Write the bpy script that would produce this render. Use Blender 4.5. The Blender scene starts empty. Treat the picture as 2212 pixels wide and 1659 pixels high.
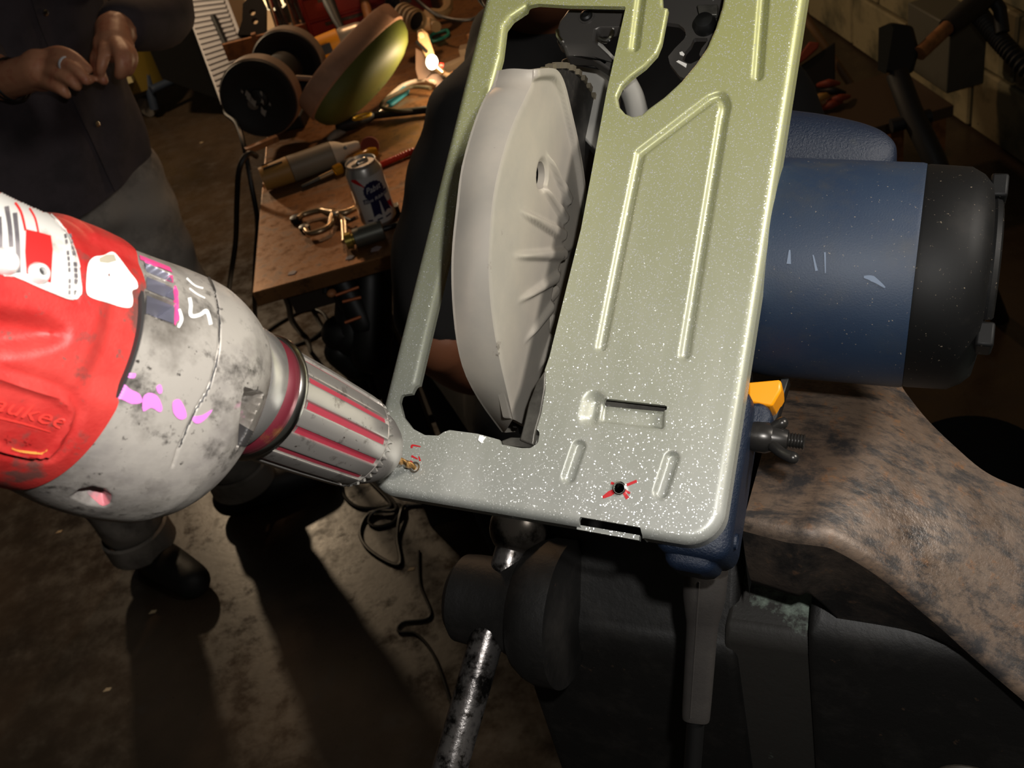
import bpy, bmesh, math, random
import numpy as np
from mathutils import Matrix, Vector
from mathutils.bvhtree import BVHTree
from mathutils.geometry import tessellate_polygon
random.seed(5); rng = np.random.default_rng(5)
SC = bpy.context.scene; C = SC.collection
# ---------------------------------------------------------------- camera model (2212 x 1659 photograph)
FPX, CXP, CYP, HC = 2150., 1106., 829.5, 1.5
nad = np.array([779., 2771., 2150.]); nad /= np.linalg.norm(nad)      # straight down, seen from the camera
upc = -nad; fw = np.array([0, 0, 1.])
Yc = fw - fw.dot(upc) * upc; Yc /= np.linalg.norm(Yc); Xc = np.cross(Yc, upc)
MW = np.array([Xc, Yc, upc]); CAM = np.array([0, 0, HC])
def ray(x, y): return MW @ np.array([(x - CXP) / FPX, (y - CYP) / FPX, 1.])
def W(x, y, d): return ray(x, y) * d + CAM                            # a point at depth d
def PJ(p):
    q = MW.T @ (np.asarray(p, float) - CAM); return np.array([CXP + FPX * q[0] / q[2], CYP + FPX * q[1] / q[2]])
def ZP(x, y, z=0.): r = ray(x, y); return r * ((z - HC) / r[2]) + CAM  # a point on a horizontal plane
cam = bpy.data.cameras.new('camera'); camo = bpy.data.objects.new('camera', cam); C.objects.link(camo)
cam.sensor_width = 36; cam.lens = 36 * FPX / 2212; cam.clip_start = .02; cam.clip_end = 60
cr = MW @ np.array([1., 0, 0]); cu = MW @ np.array([0, -1., 0]); cb = MW @ np.array([0, 0, -1.])
camo.matrix_world = Matrix(((cr[0], cu[0], cb[0], 0), (cr[1], cu[1], cb[1], 0), (cr[2], cu[2], cb[2], HC), (0, 0, 0, 1)))
cam.dof.use_dof = True; cam.dof.focus_distance = .44; cam.dof.aperture_fstop = 30.
SC.camera = camo
SC.view_settings.view_transform = 'Standard'; SC.view_settings.look = 'None'
SC.view_settings.gamma = 1; SC.view_settings.use_curve_mapping = False; SC.view_settings.exposure = 0.0
wd = bpy.data.worlds.new('world'); SC.world = wd; wd.use_nodes = True
wd.node_tree.nodes['Background'].inputs[0].default_value = (.9, .85, .72, 1)
wd.node_tree.nodes['Background'].inputs[1].default_value = .035
def lamp(name, kind, loc, col, power, size=.1, target=None, spot=None):
    l = bpy.data.lights.new(name, kind); l.color = col; l.energy = power
    if kind == 'AREA': l.size = size; l.spread = math.radians(52)
    else: l.shadow_soft_size = size
    if spot: l.spot_size = spot; l.spot_blend = .6
    o = bpy.data.objects.new(name, l); C.objects.link(o); o.location = loc
    if target is not None:
        o.rotation_euler = (Vector(target) - Vector(loc)).to_track_quat('-Z', 'Y').to_euler()
    return o
# the camera's flash, just above and right of the lens
FL = CAM + MW @ np.array([.035, -.05, -.005])
lamp('camera_flash', 'POINT', FL, (1, .97, .93), 6.2, .007)
# shop lamp hanging behind the standing man, and one over the back of the bench
lamp('shop_lamp', 'POINT', (-1.25, 3.75, 1.5), (1, .74, .47), 62, .06)
lamp('bench_lamp', 'POINT', (-.1, 3.0, 1.95), (1, .60, .32), 22, .06)
lamp('ceiling_lamp', 'AREA', (1.12, -.08, 2.18), (1, .93, .84), 2.1, .34, (.05, .45, 1.25))

# ---------------------------------------------------------------- materials
def lin(c):
    c = np.array(c, float) / 255.
    r = np.where(c <= .04045, c / 12.92, ((c + .055) / 1.055) ** 2.4)
    return (*r, 1.)
class NT:
    def __init__(s, name):
        s.m = bpy.data.materials.new(name); s.m.use_nodes = True; s.t = s.m.node_tree; s.n = s.t.nodes
        s.b = s.n['Principled BSDF']; s.co = s.n.new('ShaderNodeTexCoord')
    def new(s, k, **kw):
        n = s.n.new(k)
        for a, b in kw.items(): setattr(n, a, b)
        return n
    def l(s, a, b): s.t.links.new(a, b)
    def noise(s, scale, detail=4, rough=.6, coord='Object', mul=None):
        n = s.new('ShaderNodeTexNoise'); n.inputs['Scale'].default_value = scale
        n.inputs['Detail'].default_value = detail; n.inputs['Roughness'].default_value = rough
        v = s.co.outputs[coord]
        if mul:
            mp = s.new('ShaderNodeMapping'); mp.inputs['Scale'].default_value = mul; s.l(v, mp.inputs[0]); v = mp.outputs[0]
        s.l(v, n.inputs['Vector']); return n
    def ramp(s, v, a, b):
        r = s.new('ShaderNodeMapRange'); r.inputs[1].default_value = a; r.inputs[2].default_value = b
        s.l(v, r.inputs[0]); return r.outputs[0]
    def mix(s, f, a, b):
        m = s.new('ShaderNodeMix', data_type='RGBA')
        if isinstance(f, float): m.inputs[0].default_value = f
        else: s.l(f, m.inputs[0])
        for i, c in ((6, a), (7, b)):
            if isinstance(c, tuple): m.inputs[i].default_value = c
            else: s.l(c, m.inputs[i])
        return m.outputs[2]
    def bump(s, h, strength, dist=.001):
        b = s.new('ShaderNodeBump'); b.inputs['Strength'].default_value = strength; b.inputs['Distance'].default_value = dist
        s.l(h, b.inputs['Height'])
        prev = s.b.inputs['Normal'].links
        if prev: s.l(prev[0].from_socket, b.inputs['Normal'])
        s.l(b.outputs[0], s.b.inputs['Normal'])
MATS = {}
def mat(name, col, rough=.5, metal=0., layers=(), bump=None, spec=.5, **kw):
    """layers: (colour, noise scale, low, high[, stretch]) stains laid over the base colour; bump: (scale, strength, dist)"""
    if name in MATS: return MATS[name]
    t = NT(name); c = lin(col)
    t.b.inputs['Roughness'].default_value = rough; t.b.inputs['Metallic'].default_value = metal
    t.b.inputs['Specular IOR Level'].default_value = spec
    for k, v in kw.items(): t.b.inputs[k].default_value = v
    cur = c
    for ly in layers:
        n = t.noise(ly[1], 6, .65, mul=ly[4] if len(ly) > 4 else None)
        cur = t.mix(t.ramp(n.outputs[0], ly[2], ly[3]), cur, lin(ly[0]))
    if isinstance(cur, tuple): t.b.inputs['Base Color'].default_value = cur
    else: t.l(cur, t.b.inputs['Base Color'])
    if bump: t.bump(t.noise(bump[0], 6, .65).outputs[0], bump[1], bump[2])
    MATS[name] = t.m; return t.m

# ---------------------------------------------------------------- geometry helpers
def nrm(a): a = np.asarray(a, float); return a / np.linalg.norm(a)
def spl(P, n=8, closed=False):
    """Catmull-Rom through the points"""
    P = np.asarray(P, float); N = len(P); out = []
    for i in range(N if closed else N - 1):
        if closed: a, b, c, d = P[i - 1], P[i], P[(i + 1) % N], P[(i + 2) % N]
        else: a, b, c, d = P[max(i - 1, 0)], P[i], P[i + 1], P[min(i + 2, N - 1)]
        for k in range(n):
            t = k / n
            out.append(.5 * (2 * b + (c - a) * t + (2 * a - 5 * b + 4 * c - d) * t * t + (3 * b - a - 3 * c + d) * t ** 3))
    if not closed: out.append(P[-1])
    return np.array(out)
class MB:
    def __init__(s): s.v = []; s.f = []; s.n = 0
    def add(s, V, F):
        V = np.asarray(V, float).reshape(-1, 3); s.v.append(V)
        s.f += [tuple(int(i) + s.n for i in f) for f in F]; s.n += len(V); return s
    def V(s): return np.vstack(s.v)
    def box(s, c, h, R=None, tap=1.):
        q = np.array([[x * (tap if z > 0 else 1), y * (tap if z > 0 else 1), z] for z in (-1, 1) for y in (-1, 1) for x in (-1, 1)], float) * np.array(h)
        if R is not None: q = q @ np.asarray(R).T
        return s.add(q + np.array(c), [(0, 2, 3, 1), (4, 5, 7, 6), (0, 1, 5, 4), (1, 3, 7, 5), (3, 2, 6, 7), (2, 0, 4, 6)])
    def rings(s, rs, cap=True, close=False):
        rs = np.asarray(rs); m, n = rs.shape[:2]; F = []
        for i in range(m if close else m - 1):
            j = (i + 1) % m
            for k in range(n):
                l = (k + 1) % n; F.append((i * n + k, i * n + l, j * n + l, j * n + k))
        V = rs.reshape(-1, 3)
        if cap and not close:
            V = np.vstack([V, rs[0].mean(0), rs[-1].mean(0)]); a, b = m * n, m * n + 1
            for k in range(n):
                l = (k + 1) % n; F.append((a, l, k)); F.append((b, (m - 1) * n + k, (m - 1) * n + l))
        return s.add(V, F)
    def tube(s, P, r, n=10, cap=True, close=False):
        P = np.asarray(P, float); m = len(P); r = np.broadcast_to(np.asarray(r, float), (m,)) if np.ndim(r) == 0 or len(r) == m else np.interp(np.linspace(0, 1, m), np.linspace(0, 1, len(r)), r)
        T = np.gradient(P, axis=0); T /= np.linalg.norm(T, axis=1)[:, None] + 1e-12
        u = np.cross(T[0], [0, 0, 1.]); u = u if np.linalg.norm(u) > .05 else np.cross(T[0], [1., 0, 0]); u = nrm(u)
        th = np.arange(n) * 2 * np.pi / n; rs = []
        for i in range(m):
            u = nrm(u - u.dot(T[i]) * T[i]); w = np.cross(T[i], u)
            rs.append(P[i] + r[i] * (np.cos(th)[:, None] * u + np.sin(th)[:, None] * w))
        return s.rings(rs, cap, close)
    def lathe(s, prof, o, ax, n=32, cap=True, ref=None):
        ax = nrm(ax); u = np.cross(ax, ref if ref is not None else [.3, .2, 1.]); u = nrm(u); w = np.cross(ax, u)
        th = np.arange(n) * 2 * np.pi / n; d = np.cos(th)[:, None] * u + np.sin(th)[:, None] * w
        return s.rings([np.array(o) + ax * z + max(r, 1e-5) * d for z, r in prof], cap)
    def ell(s, c, r, R=None, n=20, m=12):
        R = np.eye(3) if R is None else np.asarray(R)
        rs = []
        for i in range(m + 1):
            p = -np.pi / 2 + np.pi * i / m; th = np.arange(n) * 2 * np.pi / n
            q = np.stack([np.cos(p) * np.cos(th), np.cos(p) * np.sin(th), np.full(n, np.sin(p))], 1)
            if i in (0, m): q = q * np.array([1, 1, 1]) + 0
            rs.append((q * np.array(r)) @ R.T + np.array(c))
        return s.rings(rs, False)
    def prism(s, poly, fn, w0, w1):
        poly = [tuple(p) for p in poly]; n = len(poly)
        tri = tessellate_polygon([[Vector((*p, 0)) for p in poly]])
        V = [fn(*p, w0) for p in poly] + [fn(*p, w1) for p in poly]
        F = [tuple(t) for t in tri] + [tuple(i + n for i in t[::-1]) for t in tri]
        F += [(i, (i + 1) % n, (i + 1) % n + n, i + n) for i in range(n)]
        return s.add(V, F)
    def sausage(s, P, r, n=12, sub=6):
        P = np.asarray(P, float); Q = spl(P, sub) if len(P) > 2 else np.array([P[0] + (P[1] - P[0]) * t for t in np.linspace(0, 1, 7)])
        rr = np.interp(np.linspace(0, len(P) - 1, len(Q)), np.arange(len(P)), np.broadcast_to(r, (len(P),)) if np.ndim(r) == 0 else r)
        a = nrm(Q[0] - Q[1]); b = nrm(Q[-1] - Q[-2]); hs = np.linspace(0, np.pi / 2, 5)[1:]
        h = hs * .98
        Q = np.vstack([[Q[0] + a * rr[0] * np.sin(t) for t in h[::-1]], Q, [Q[-1] + b * rr[-1] * np.sin(t) for t in h]])
        rr = np.concatenate([[rr[0] * np.cos(t) for t in h[::-1]], rr, [rr[-1] * np.cos(t) for t in h]])
        return s.tube(Q, rr, n)
def new_mesh(name, V, F, m, smooth=True, angle=38):
    me = bpy.data.meshes.new(name); me.from_pydata([tuple(map(float, p)) for p in V], [], F); me.update()
    bm = bmesh.new(); bm.from_mesh(me); bmesh.ops.recalc_face_normals(bm, faces=bm.faces); bm.to_mesh(me); bm.free()
    if smooth:
        me.shade_smooth()
        if angle: me.set_sharp_from_angle(angle=math.radians(angle))
    if m: me.materials.append(m)
    return me
class Thing:
    """an Empty at the thing's base; parts are added in world coordinates (or local ones)"""
    def __init__(s, name, label, cat, base, R=None, group=None, kind=None):
        s.o = bpy.data.objects.new(name, None); C.objects.link(s.o); s.o.empty_display_size = .05
        s.R = np.eye(3) if R is None else np.asarray(R); s.b = np.asarray(base, float)
        m = Matrix.Identity(4)
        for i in range(3):
            for j in range(3): m[i][j] = s.R[i, j]
            m[i][3] = s.b[i]
        s.o.matrix_world = m
        tag(s.o, label, cat, group, kind)
    def loc(s, V): return (np.asarray(V, float) - s.b) @ s.R
    def wld(s, V): return np.asarray(V, float) @ s.R.T + s.b
    def part(s, name, mb, m, parent=None, local=False, smooth=True, angle=38, bevel=0, seg=2, label=None, kind=None, mesh=None):
        if mesh is None:
            V, F = (mb.V(), mb.f) if isinstance(mb, MB) else mb
            if not local: V = s.loc(V)
            mesh = new_mesh(name, V, F, m, smooth, angle)
        o = bpy.data.objects.new(name, mesh); C.objects.link(o); o.parent = parent or s.o
        if bevel:
            b = o.modifiers.new('bevel', 'BEVEL'); b.width = bevel; b.segments = seg; b.limit_method = 'ANGLE'; b.angle_limit = .6
            b.use_clamp_overlap = True
        if label: o['label'] = label
        if kind: o['kind'] = kind
        return o
def tag(o, label=None, cat=None, group=None, kind=None):
    if label: o['label'] = label
    if cat: o['category'] = cat
    if group: o['group'] = group
    if kind: o['kind'] = kind
def top(name, mb, m, label=None, cat=None, base=None, group=None, kind=None, bevel=0, smooth=True, angle=38, seg=2):
    """a thing that is a single mesh"""
    V, F = (mb.V(), mb.f) if isinstance(mb, MB) else mb
    if base is None: base = np.array([V[:, 0].mean(), V[:, 1].mean(), V[:, 2].min()])
    o = bpy.data.objects.new(name, new_mesh(name, V - np.asarray(base), F, m, smooth, angle)); C.objects.link(o); o.location = base
    if bevel:
        b = o.modifiers.new('bevel', 'BEVEL'); b.width = bevel; b.segments = seg; b.limit_method = 'ANGLE'; b.angle_limit = .6
    tag(o, label, cat, group, kind); return o
def blob(mb, voxel, smooth=6):
    """fuse closed pieces into one continuous skin"""
    me = bpy.data.meshes.new('t'); me.from_pydata([tuple(map(float, p)) for p in mb.V()], [], mb.f)
    o = bpy.data.objects.new('t', me); C.objects.link(o)
    r = o.modifiers.new('r', 'REMESH'); r.mode = 'VOXEL'; r.voxel_size = voxel
    if smooth: q = o.modifiers.new('s', 'SMOOTH'); q.factor = .5; q.iterations = smooth
    ev = o.evaluated_get(bpy.context.evaluated_depsgraph_get()); m2 = ev.to_mesh()
    V = np.zeros(len(m2.vertices) * 3); m2.vertices.foreach_get('co', V)
    F = [tuple(p.vertices) for p in m2.polygons]; ev.to_mesh_clear()
    bpy.data.objects.remove(o); bpy.data.meshes.remove(me)
    return V.reshape(-1, 3), F
# signed distances on flat sheets (positive inside)
def seg_d(p, a, b):
    a = np.asarray(a, float); b = np.asarray(b, float); ab = b - a
    t = np.clip(((p - a) @ ab) / (ab @ ab + 1e-12), 0, 1); return np.linalg.norm(p - a - t[:, None] * ab, axis=1)
def line_d(p, L): return np.min([seg_d(p, L[i], L[i + 1]) for i in range(len(L) - 1)], axis=0)
def poly_d(p, L):
    L = np.asarray(L, float); n = len(L); d = np.full(len(p), 1e9); ins = np.zeros(len(p), bool)
    for i in range(n):
        a, b = L[i], L[(i + 1) % n]; d = np.minimum(d, seg_d(p, a, b))
        c = (a[1] > p[:, 1]) != (b[1] > p[:, 1])
        with np.errstate(divide='ignore', invalid='ignore'):
            xi = (b[0] - a[0]) * (p[:, 1] - a[1]) / (b[1] - a[1] + 1e-30) + a[0]
        ins ^= c & (p[:, 0] < xi)
    return np.where(ins, d, -d)
def rrect_d(p, x0, y0, x1, y1, r):
    q = np.abs(p - np.array([(x0 + x1) / 2, (y0 + y1) / 2])) - np.array([(x1 - x0) / 2 - r, (y1 - y0) / 2 - r])
    return -(np.linalg.norm(np.maximum(q, 0), axis=1) + np.minimum(q.max(1), 0) - r)
def sheet(x0, y0, x1, y1, step, sdf):
    """grid clipped exactly to sdf > 0; returns 2-D points, quads and boundary edges"""
    nx = int(math.ceil((x1 - x0) / step)) + 3; ny = int(math.ceil((y1 - y0) / step)) + 3
    gx, gy = np.meshgrid(x0 - step + np.arange(nx) * step, y0 - step + np.arange(ny) * step)
    P = np.stack([gx.ravel(), gy.ravel()], 1); d = sdf(P).reshape(ny, nx); ins = d > step * .02
    nb = np.zeros_like(ins)
    pad = np.pad(ins, 1)
    for dy in (0, 1, 2):
        for dx in (0, 1, 2): nb |= pad[dy:dy + ny, dx:dx + nx]
    snap = (nb & ~ins).ravel()
    e = step * .05
    for _ in range(3):
        Q = P[snap]; dd = sdf(Q)
        g = np.stack([sdf(Q + [e, 0]) - sdf(Q - [e, 0]), sdf(Q + [0, e]) - sdf(Q - [0, e])], 1) / (2 * e)
        g /= np.maximum(np.linalg.norm(g, axis=1), 1e-6)[:, None]
        P[snap] = Q - g * np.clip(dd, -step * 1.6, step * 1.6)[:, None]
    ok = nb; I = np.arange(nx * ny).reshape(ny, nx)
    cell = ok[:-1, :-1] & ok[1:, :-1] & ok[:-1, 1:] & ok[1:, 1:] & (ins[:-1, :-1] | ins[1:, :-1] | ins[:-1, 1:] | ins[1:, 1:])
    q = np.stack([I[:-1, :-1][cell], I[:-1, 1:][cell], I[1:, 1:][cell], I[1:, :-1][cell]], 1)
    used = np.unique(q); rm = np.full(nx * ny, -1); rm[used] = np.arange(len(used)); q = rm[q]; P = P[used]
    E = np.concatenate([q[:, [0, 1]], q[:, [1, 2]], q[:, [2, 3]], q[:, [3, 0]]]); key = np.sort(E, 1)
    _, inv, cnt = np.unique(key[:, 0] * (len(P) + 1) + key[:, 1], return_inverse=True, return_counts=True)
    return P, [tuple(map(int, t)) for t in q], E[cnt[inv] == 1]
def add_skirt(V, F, E, off):
    """turn the rim of a sheet back by the vector(s) off"""
    V = np.asarray(V); b = np.unique(E); m = {int(i): len(V) + k for k, i in enumerate(b)}
    m2 = {int(i): len(V) + len(b) + k for k, i in enumerate(b)}
    V2 = np.vstack([V, V[b], V[b] + off]); F2 = list(F)
    for i, j in E: F2.append((m[int(j)], m[int(i)], m2[int(i)], m2[int(j)]))
    return V2, F2
def decal(bvh, poly, step, off, holes=(), thick=0):
    """outline (photo pixels) laid onto the surface of bvh, lifted by off metres"""
    poly = np.asarray(poly, float)
    f = lambda p: np.min([poly_d(p, poly)] + [-poly_d(p, np.asarray(h, float)) for h in holes], axis=0)
    lo, hi = poly.min(0), poly.max(0); P, F, E = sheet(lo[0], lo[1], hi[0], hi[1], step, f)
    V = np.zeros((len(P), 3)); ok = np.zeros(len(P), bool)
    for i, p in enumerate(P):
        r = ray(*p); h = bvh.ray_cast(Vector(CAM), Vector(nrm(r)))
        if h[0] is not None:
            n = np.array(h[1]); n = n if n.dot(r) < 0 else -n
            V[i] = np.array(h[0]) + n * off; ok[i] = True
    F = [q for q in F if all(ok[list(q)])]
    F = biggest(len(V), F); u = sorted({i for q in F for i in q}); m = {i: k for k, i in enumerate(u)}
    return V[u], [tuple(m[i] for i in q) for q in F]
def biggest(n, F):
    par = list(range(n))
    def find(i):
        while par[i] != i: par[i] = par[par[i]]; i = par[i]
        return i
    for q in F:
        a = find(q[0])
        for i in q[1:]: par[find(i)] = a
    cnt = {}
    for q in F: cnt[find(q[0])] = cnt.get(find(q[0]), 0) + 1
    if not cnt: return F
    k = max(cnt, key=cnt.get); return [q for q in F if find(q[0]) == k]
def stroke(pts, w):
    """outline of a painted stroke of width w along pts (2-D)"""
    P = spl(pts, 5); T = np.gradient(P, axis=0); T /= np.linalg.norm(T, axis=1)[:, None]; N = np.stack([-T[:, 1], T[:, 0]], 1)
    w = np.interp(np.linspace(0, 1, len(P)), np.linspace(0, 1, len(np.atleast_1d(w))), np.atleast_1d(w))[:, None] / 2
    return np.vstack([P + N * w, (P - N * w)[::-1]])
def bvh_of(V, F): return BVHTree.FromPolygons([Vector(map(float, v)) for v in V], F)
def glyphs(txt, res=3, shear=0.):
    """triangulated letters: 2-D verts, faces, width"""
    cu = bpy.data.curves.new('t', 'FONT'); cu.body = txt; cu.resolution_u = res; cu.shear = shear
    o = bpy.data.objects.new('t', cu); C.objects.link(o)
    ev = o.evaluated_get(bpy.context.evaluated_depsgraph_get()); me = ev.to_mesh()
    V = np.array([v.co[:2] for v in me.vertices]); F = [tuple(p.vertices) for p in me.polygons]; ev.to_mesh_clear()
    bpy.data.objects.remove(o); bpy.data.curves.remove(cu)
    V -= V.min(0); return V, F, V.max(0)
# ---------------------------------------------------------------- CIRCULAR SAW (frame: u across the shoe, v along it, n out of its sole)
BLc = np.array([(790 - CXP) / FPX, (1059 - CYP) / FPX, 1.]); BRc = np.array([(1552 - CXP) / FPX, (1186 - CYP) / FPX, 1.])
vc = nrm([1791., -8224., 2150.]); k2 = BLc.dot(vc) / BRc.dot(vc); uc = k2 * BRc - BLc
k1 = .15 / np.linalg.norm(uc); uc = nrm(uc); nc = np.cross(uc, vc)
SO = MW @ (BLc * k1) + CAM; SU, SV, SN = MW @ uc, MW @ vc, MW @ nc
SR = np.stack([SU, SV, SN], 1)
def on_n(p, n=0.):
    r = ray(*p); t = (SO + SN * n - CAM).dot(SN) / r.dot(SN); q = r * t + CAM - SO; return np.array([q.dot(SU), q.dot(SV)])
def on_u(p, u):
    r = ray(*p); t = (SO + SU * u - CAM).dot(SU) / r.dot(SU); q = r * t + CAM - SO; return np.array([q.dot(SN), q.dot(SV)])
def L2(pts, n=0.): return np.array([on_n(p, n) for p in pts])
def LU(pts, u): return np.array([on_u(p, u) for p in pts])
saw = Thing('circular_saw', 'blue circular saw turned sole up and gripped by its handle in the vise jaws', 'saw', SO, SR)
# paints
def shoe_mat():
    t = NT('shoe_paint'); co = t.co.outputs['Object']
    vo = t.new('ShaderNodeTexVoronoi'); vo.inputs['Scale'].default_value = 2700; t.l(co, vo.inputs['Vector'])
    sp = t.new('ShaderNodeSeparateColor'); t.l(vo.outputs['Color'], sp.inputs[0])
    fl = t.ramp(sp.outputs[0], .91, .92)
    dirt = t.noise(38, 5, .6, mul=(1, .25, 1)).outputs[0]
    base = t.mix(t.ramp(dirt, .45, .75), lin((152, 154, 148)), lin((170, 171, 166)))
    sy = t.new('ShaderNodeSeparateXYZ'); t.l(co, sy.inputs[0]); reflect_tint = t.ramp(sy.outputs[1], .01, .22)   # yellow-green reflected tint painted into the base colour, stronger toward the front
    base = t.mix(reflect_tint, base, lin((158, 160, 108)))
    t.l(t.mix(fl, base, lin((214, 216, 212))), t.b.inputs['Base Color'])
    m1 = t.new('ShaderNodeMapRange'); t.l(fl, m1.inputs[0]); m1.inputs[3].default_value = .28; m1.inputs[4].default_value = .6; t.l(m1.outputs[0], t.b.inputs['Metallic'])
    m2 = t.new('ShaderNodeMapRange'); t.l(fl, m2.inputs[0]); m2.inputs[3].default_value = .40; m2.inputs[4].default_value = .26; t.l(m2.outputs[0], t.b.inputs['Roughness'])
    ge = t.new('ShaderNodeNewGeometry'); r = t.new('ShaderNodeVectorMath', operation='SUBTRACT'); t.l(vo.outputs['Color'], r.inputs[0]); r.inputs[1].default_value = (.5, .5, .5)
    s = t.new('ShaderNodeVectorMath', operation='SCALE'); t.l(r.outputs[0], s.inputs[0])
    mm = t.new('ShaderNodeMath', operation='MULTIPLY_ADD'); t.l(fl, mm.inputs[0]); mm.inputs[1].default_value = .45; mm.inputs[2].default_value = .0
    t.l(mm.outputs[0], s.inputs['Scale'])
    a = t.new('ShaderNodeVectorMath', operation='ADD'); t.l(ge.outputs['Normal'], a.inputs[0]); t.l(s.outputs[0], a.inputs[1])
    nn = t.new('ShaderNodeVectorMath', operation='NORMALIZE'); t.l(a.outputs[0], nn.inputs[0]); t.l(nn.outputs[0], t.b.inputs['Normal'])
    return t.m
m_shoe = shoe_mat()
m_dsteel = mat('dark_plated_steel', (92, 90, 84), .38, .5, [((60, 58, 54), 30, .45, .6)])
m_guard = mat('guard_grey_paint', (158, 153, 144), .42, .25, [((172, 164, 152), 25, .4, .7), ((118, 112, 104), 60, .68, .72)], spec=.4)
m_blue = mat('blue_housing', (20, 37, 60), .55, 0, [((70, 70, 70), 9, .56, .95), ((48, 51, 55), 45, .5, .74), ((30, 46, 66), 12, .4, .7), ((150, 138, 120), 700, .67, .70)], (1500, .25, .0004))
m_bluep = mat('blue_handle', (15, 27, 45), .42, 0, [((40, 44, 50), 60, .60, .75)], (900, .8, .0006))
m_cap = mat('black_cap', (10, 10, 10), .58, 0, [((26, 24, 22), 40, .55, .8), ((120, 108, 92), 700, .67, .70)], spec=.22)
m_blk = mat('black_plastic', (14, 14, 14), .45)
m_blade = mat('blade_coating', (34, 32, 30), .55, .2, [((56, 53, 48), 300, .5, .75)])
m_chrome = mat('bright_steel', (200, 198, 192), .2, 1.)
m_yellow = mat('yellow_lever', (236, 150, 8), .4)
m_red = mat('red_marker', (176, 22, 30), .55)
m_hole = mat('hole_dark', (6, 6, 6), .8)

# --- shoe (base plate)
slot = L2([(1089, 54), (1103, 35), (1136, 13), (1163, 8), (1230, 12), (1352, 14), (1310, 200), (1255, 495), (1187, 770), (1177, 799), (1158, 925), (1166, 935), (1162, 957),
           (1146, 968), (1126, 968), (1083, 960), (1079, 950), (1032, 937), (971, 929), (959, 933), (947, 941), (918, 940), (890, 925), (871, 900), (863, 868), (867, 853),
           (890, 850), (900, 828), (990, 445), (1050, 230), (1081, 117)])
eye = L2([(1428, -40), (1431, 14), (1442, 16), (1435, 54), (1428, 90), (1418, 114), (1393, 141), (1361, 165), (1342, 184), (1332, 206), (1336, 228), (1350, 244), (1366, 251), (1385, 247),
          (1401, 233), (1434, 209), (1472, 174), (1502, 138), (1526, 103), (1545, 60), (1559, 16), (1570, -40)])
slit = L2([(1303, 860), (1441, 876), (1440, 887), (1302, 872)])
notch = L2([(1251, 1116), (1383, 1139), (1386, 1160), (1248, 1136)])
hole = on_n((1338, 1055)); bith = on_n((897, 1010))
gr = [spl(L2([(1299, 748), (1343, 527), (1383, 330)]), 6), L2([(1383, 330), (1535, 214)]), spl(L2([(1535, 214), (1556, 209), (1566, 228), (1562, 250)]), 6), L2([(1562, 250), (1479, 765)]),
      L2([(1652, -40), (1636, 165)]), L2([(1388, -40), (1370, 102)])]
small = [L2([(1250, 965), (1228, 1030)]), L2([(1451, 990), (1427, 1063)])]
railin = slot[-5:][::1]
pocket = L2([(1300, 868), (1432, 886), (1430, 924), (1296, 908)])
dent = L2([(1283, 868), (1276, 898)])
def shoe_sdf(p):
    o = rrect_d(p, -.0025, 0, .15, .285, .0145)
    d = np.minimum(o, -poly_d(p, slot))
    for L in (eye, slit, notch): d = np.minimum(d, -poly_d(p, L))
    d = np.minimum(d, np.linalg.norm(p - hole, axis=1) - .0021)
    return d
P, F, E = sheet(-.0025, 0, .15, .285, .00062, shoe_sdf)
o = rrect_d(P, -.0025, 0, .15, .285, .0145); RO = .0042; q = np.clip(RO - o, 0, RO); h = -(RO - np.sqrt(np.maximum(RO ** 2 - q ** 2, 0)))
ri = line_d(P, np.vstack([slot[-4:], slot[:1], slot[:3]])); q = np.clip(.0030 - ri, 0, .003); h -= (.0030 - np.sqrt(np.maximum(.0030 ** 2 - q ** 2, 0)))
for L in (eye,):
    q = np.clip(.0012 + poly_d(P, L), 0, .0012); h -= .0012 - np.sqrt(np.maximum(.0012 ** 2 - q ** 2, 0))
ss = lambda x: np.clip(x, 0, 1) ** 2 * (3 - 2 * np.clip(x, 0, 1))
g = np.min([line_d(P, L) for L in gr], axis=0); h -= .0020 * ss((.0029 - g) / .0022)
g = np.min([line_d(P, L) for L in small], axis=0); h -= .0021 * ss((.0031 - g) / .0016)
pk = poly_d(P, pocket); h -= .0036 * ss((pk + .0008) / .0016) * (1 + 0 * pk)
de = line_d(P, dent); h -= .0034 * ss((.0058 - de) / .0058)
hd = np.linalg.norm(P - hole, axis=1); h += .0006 * ss((.0032 - hd) / .0008)
V = np.c_[P, h]
iso = np.unique(E); oe = rrect_d(P[iso], -.0025, 0, .15, .285, .0145)
off = np.where(oe[:, None] < .0006, np.array([0, 0, -.009]), np.array([0, 0, -.0024]))
V2, F2 = add_skirt(V, F, E, off)
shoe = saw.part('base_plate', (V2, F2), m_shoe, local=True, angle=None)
shoe_bvh = bvh_of(saw.wld(V), F)
lp = lambda pts: np.array(pts)
def prismS(pts, n0, n1, px=True, nref=None):
    pl = L2(pts, n0 if nref is None else nref) if px else np.array(pts)
    return MB().prism(pl, lambda a, b, w: (a, b, w), n0, n1)
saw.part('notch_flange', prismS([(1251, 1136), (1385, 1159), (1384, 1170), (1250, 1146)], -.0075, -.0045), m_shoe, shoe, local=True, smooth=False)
saw.part('slit_bridge', prismS([(1298, 858), (1442, 874), (1438, 930), (1293, 912)], -.0085, -.006), m_dsteel, shoe, local=True, smooth=False)
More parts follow.
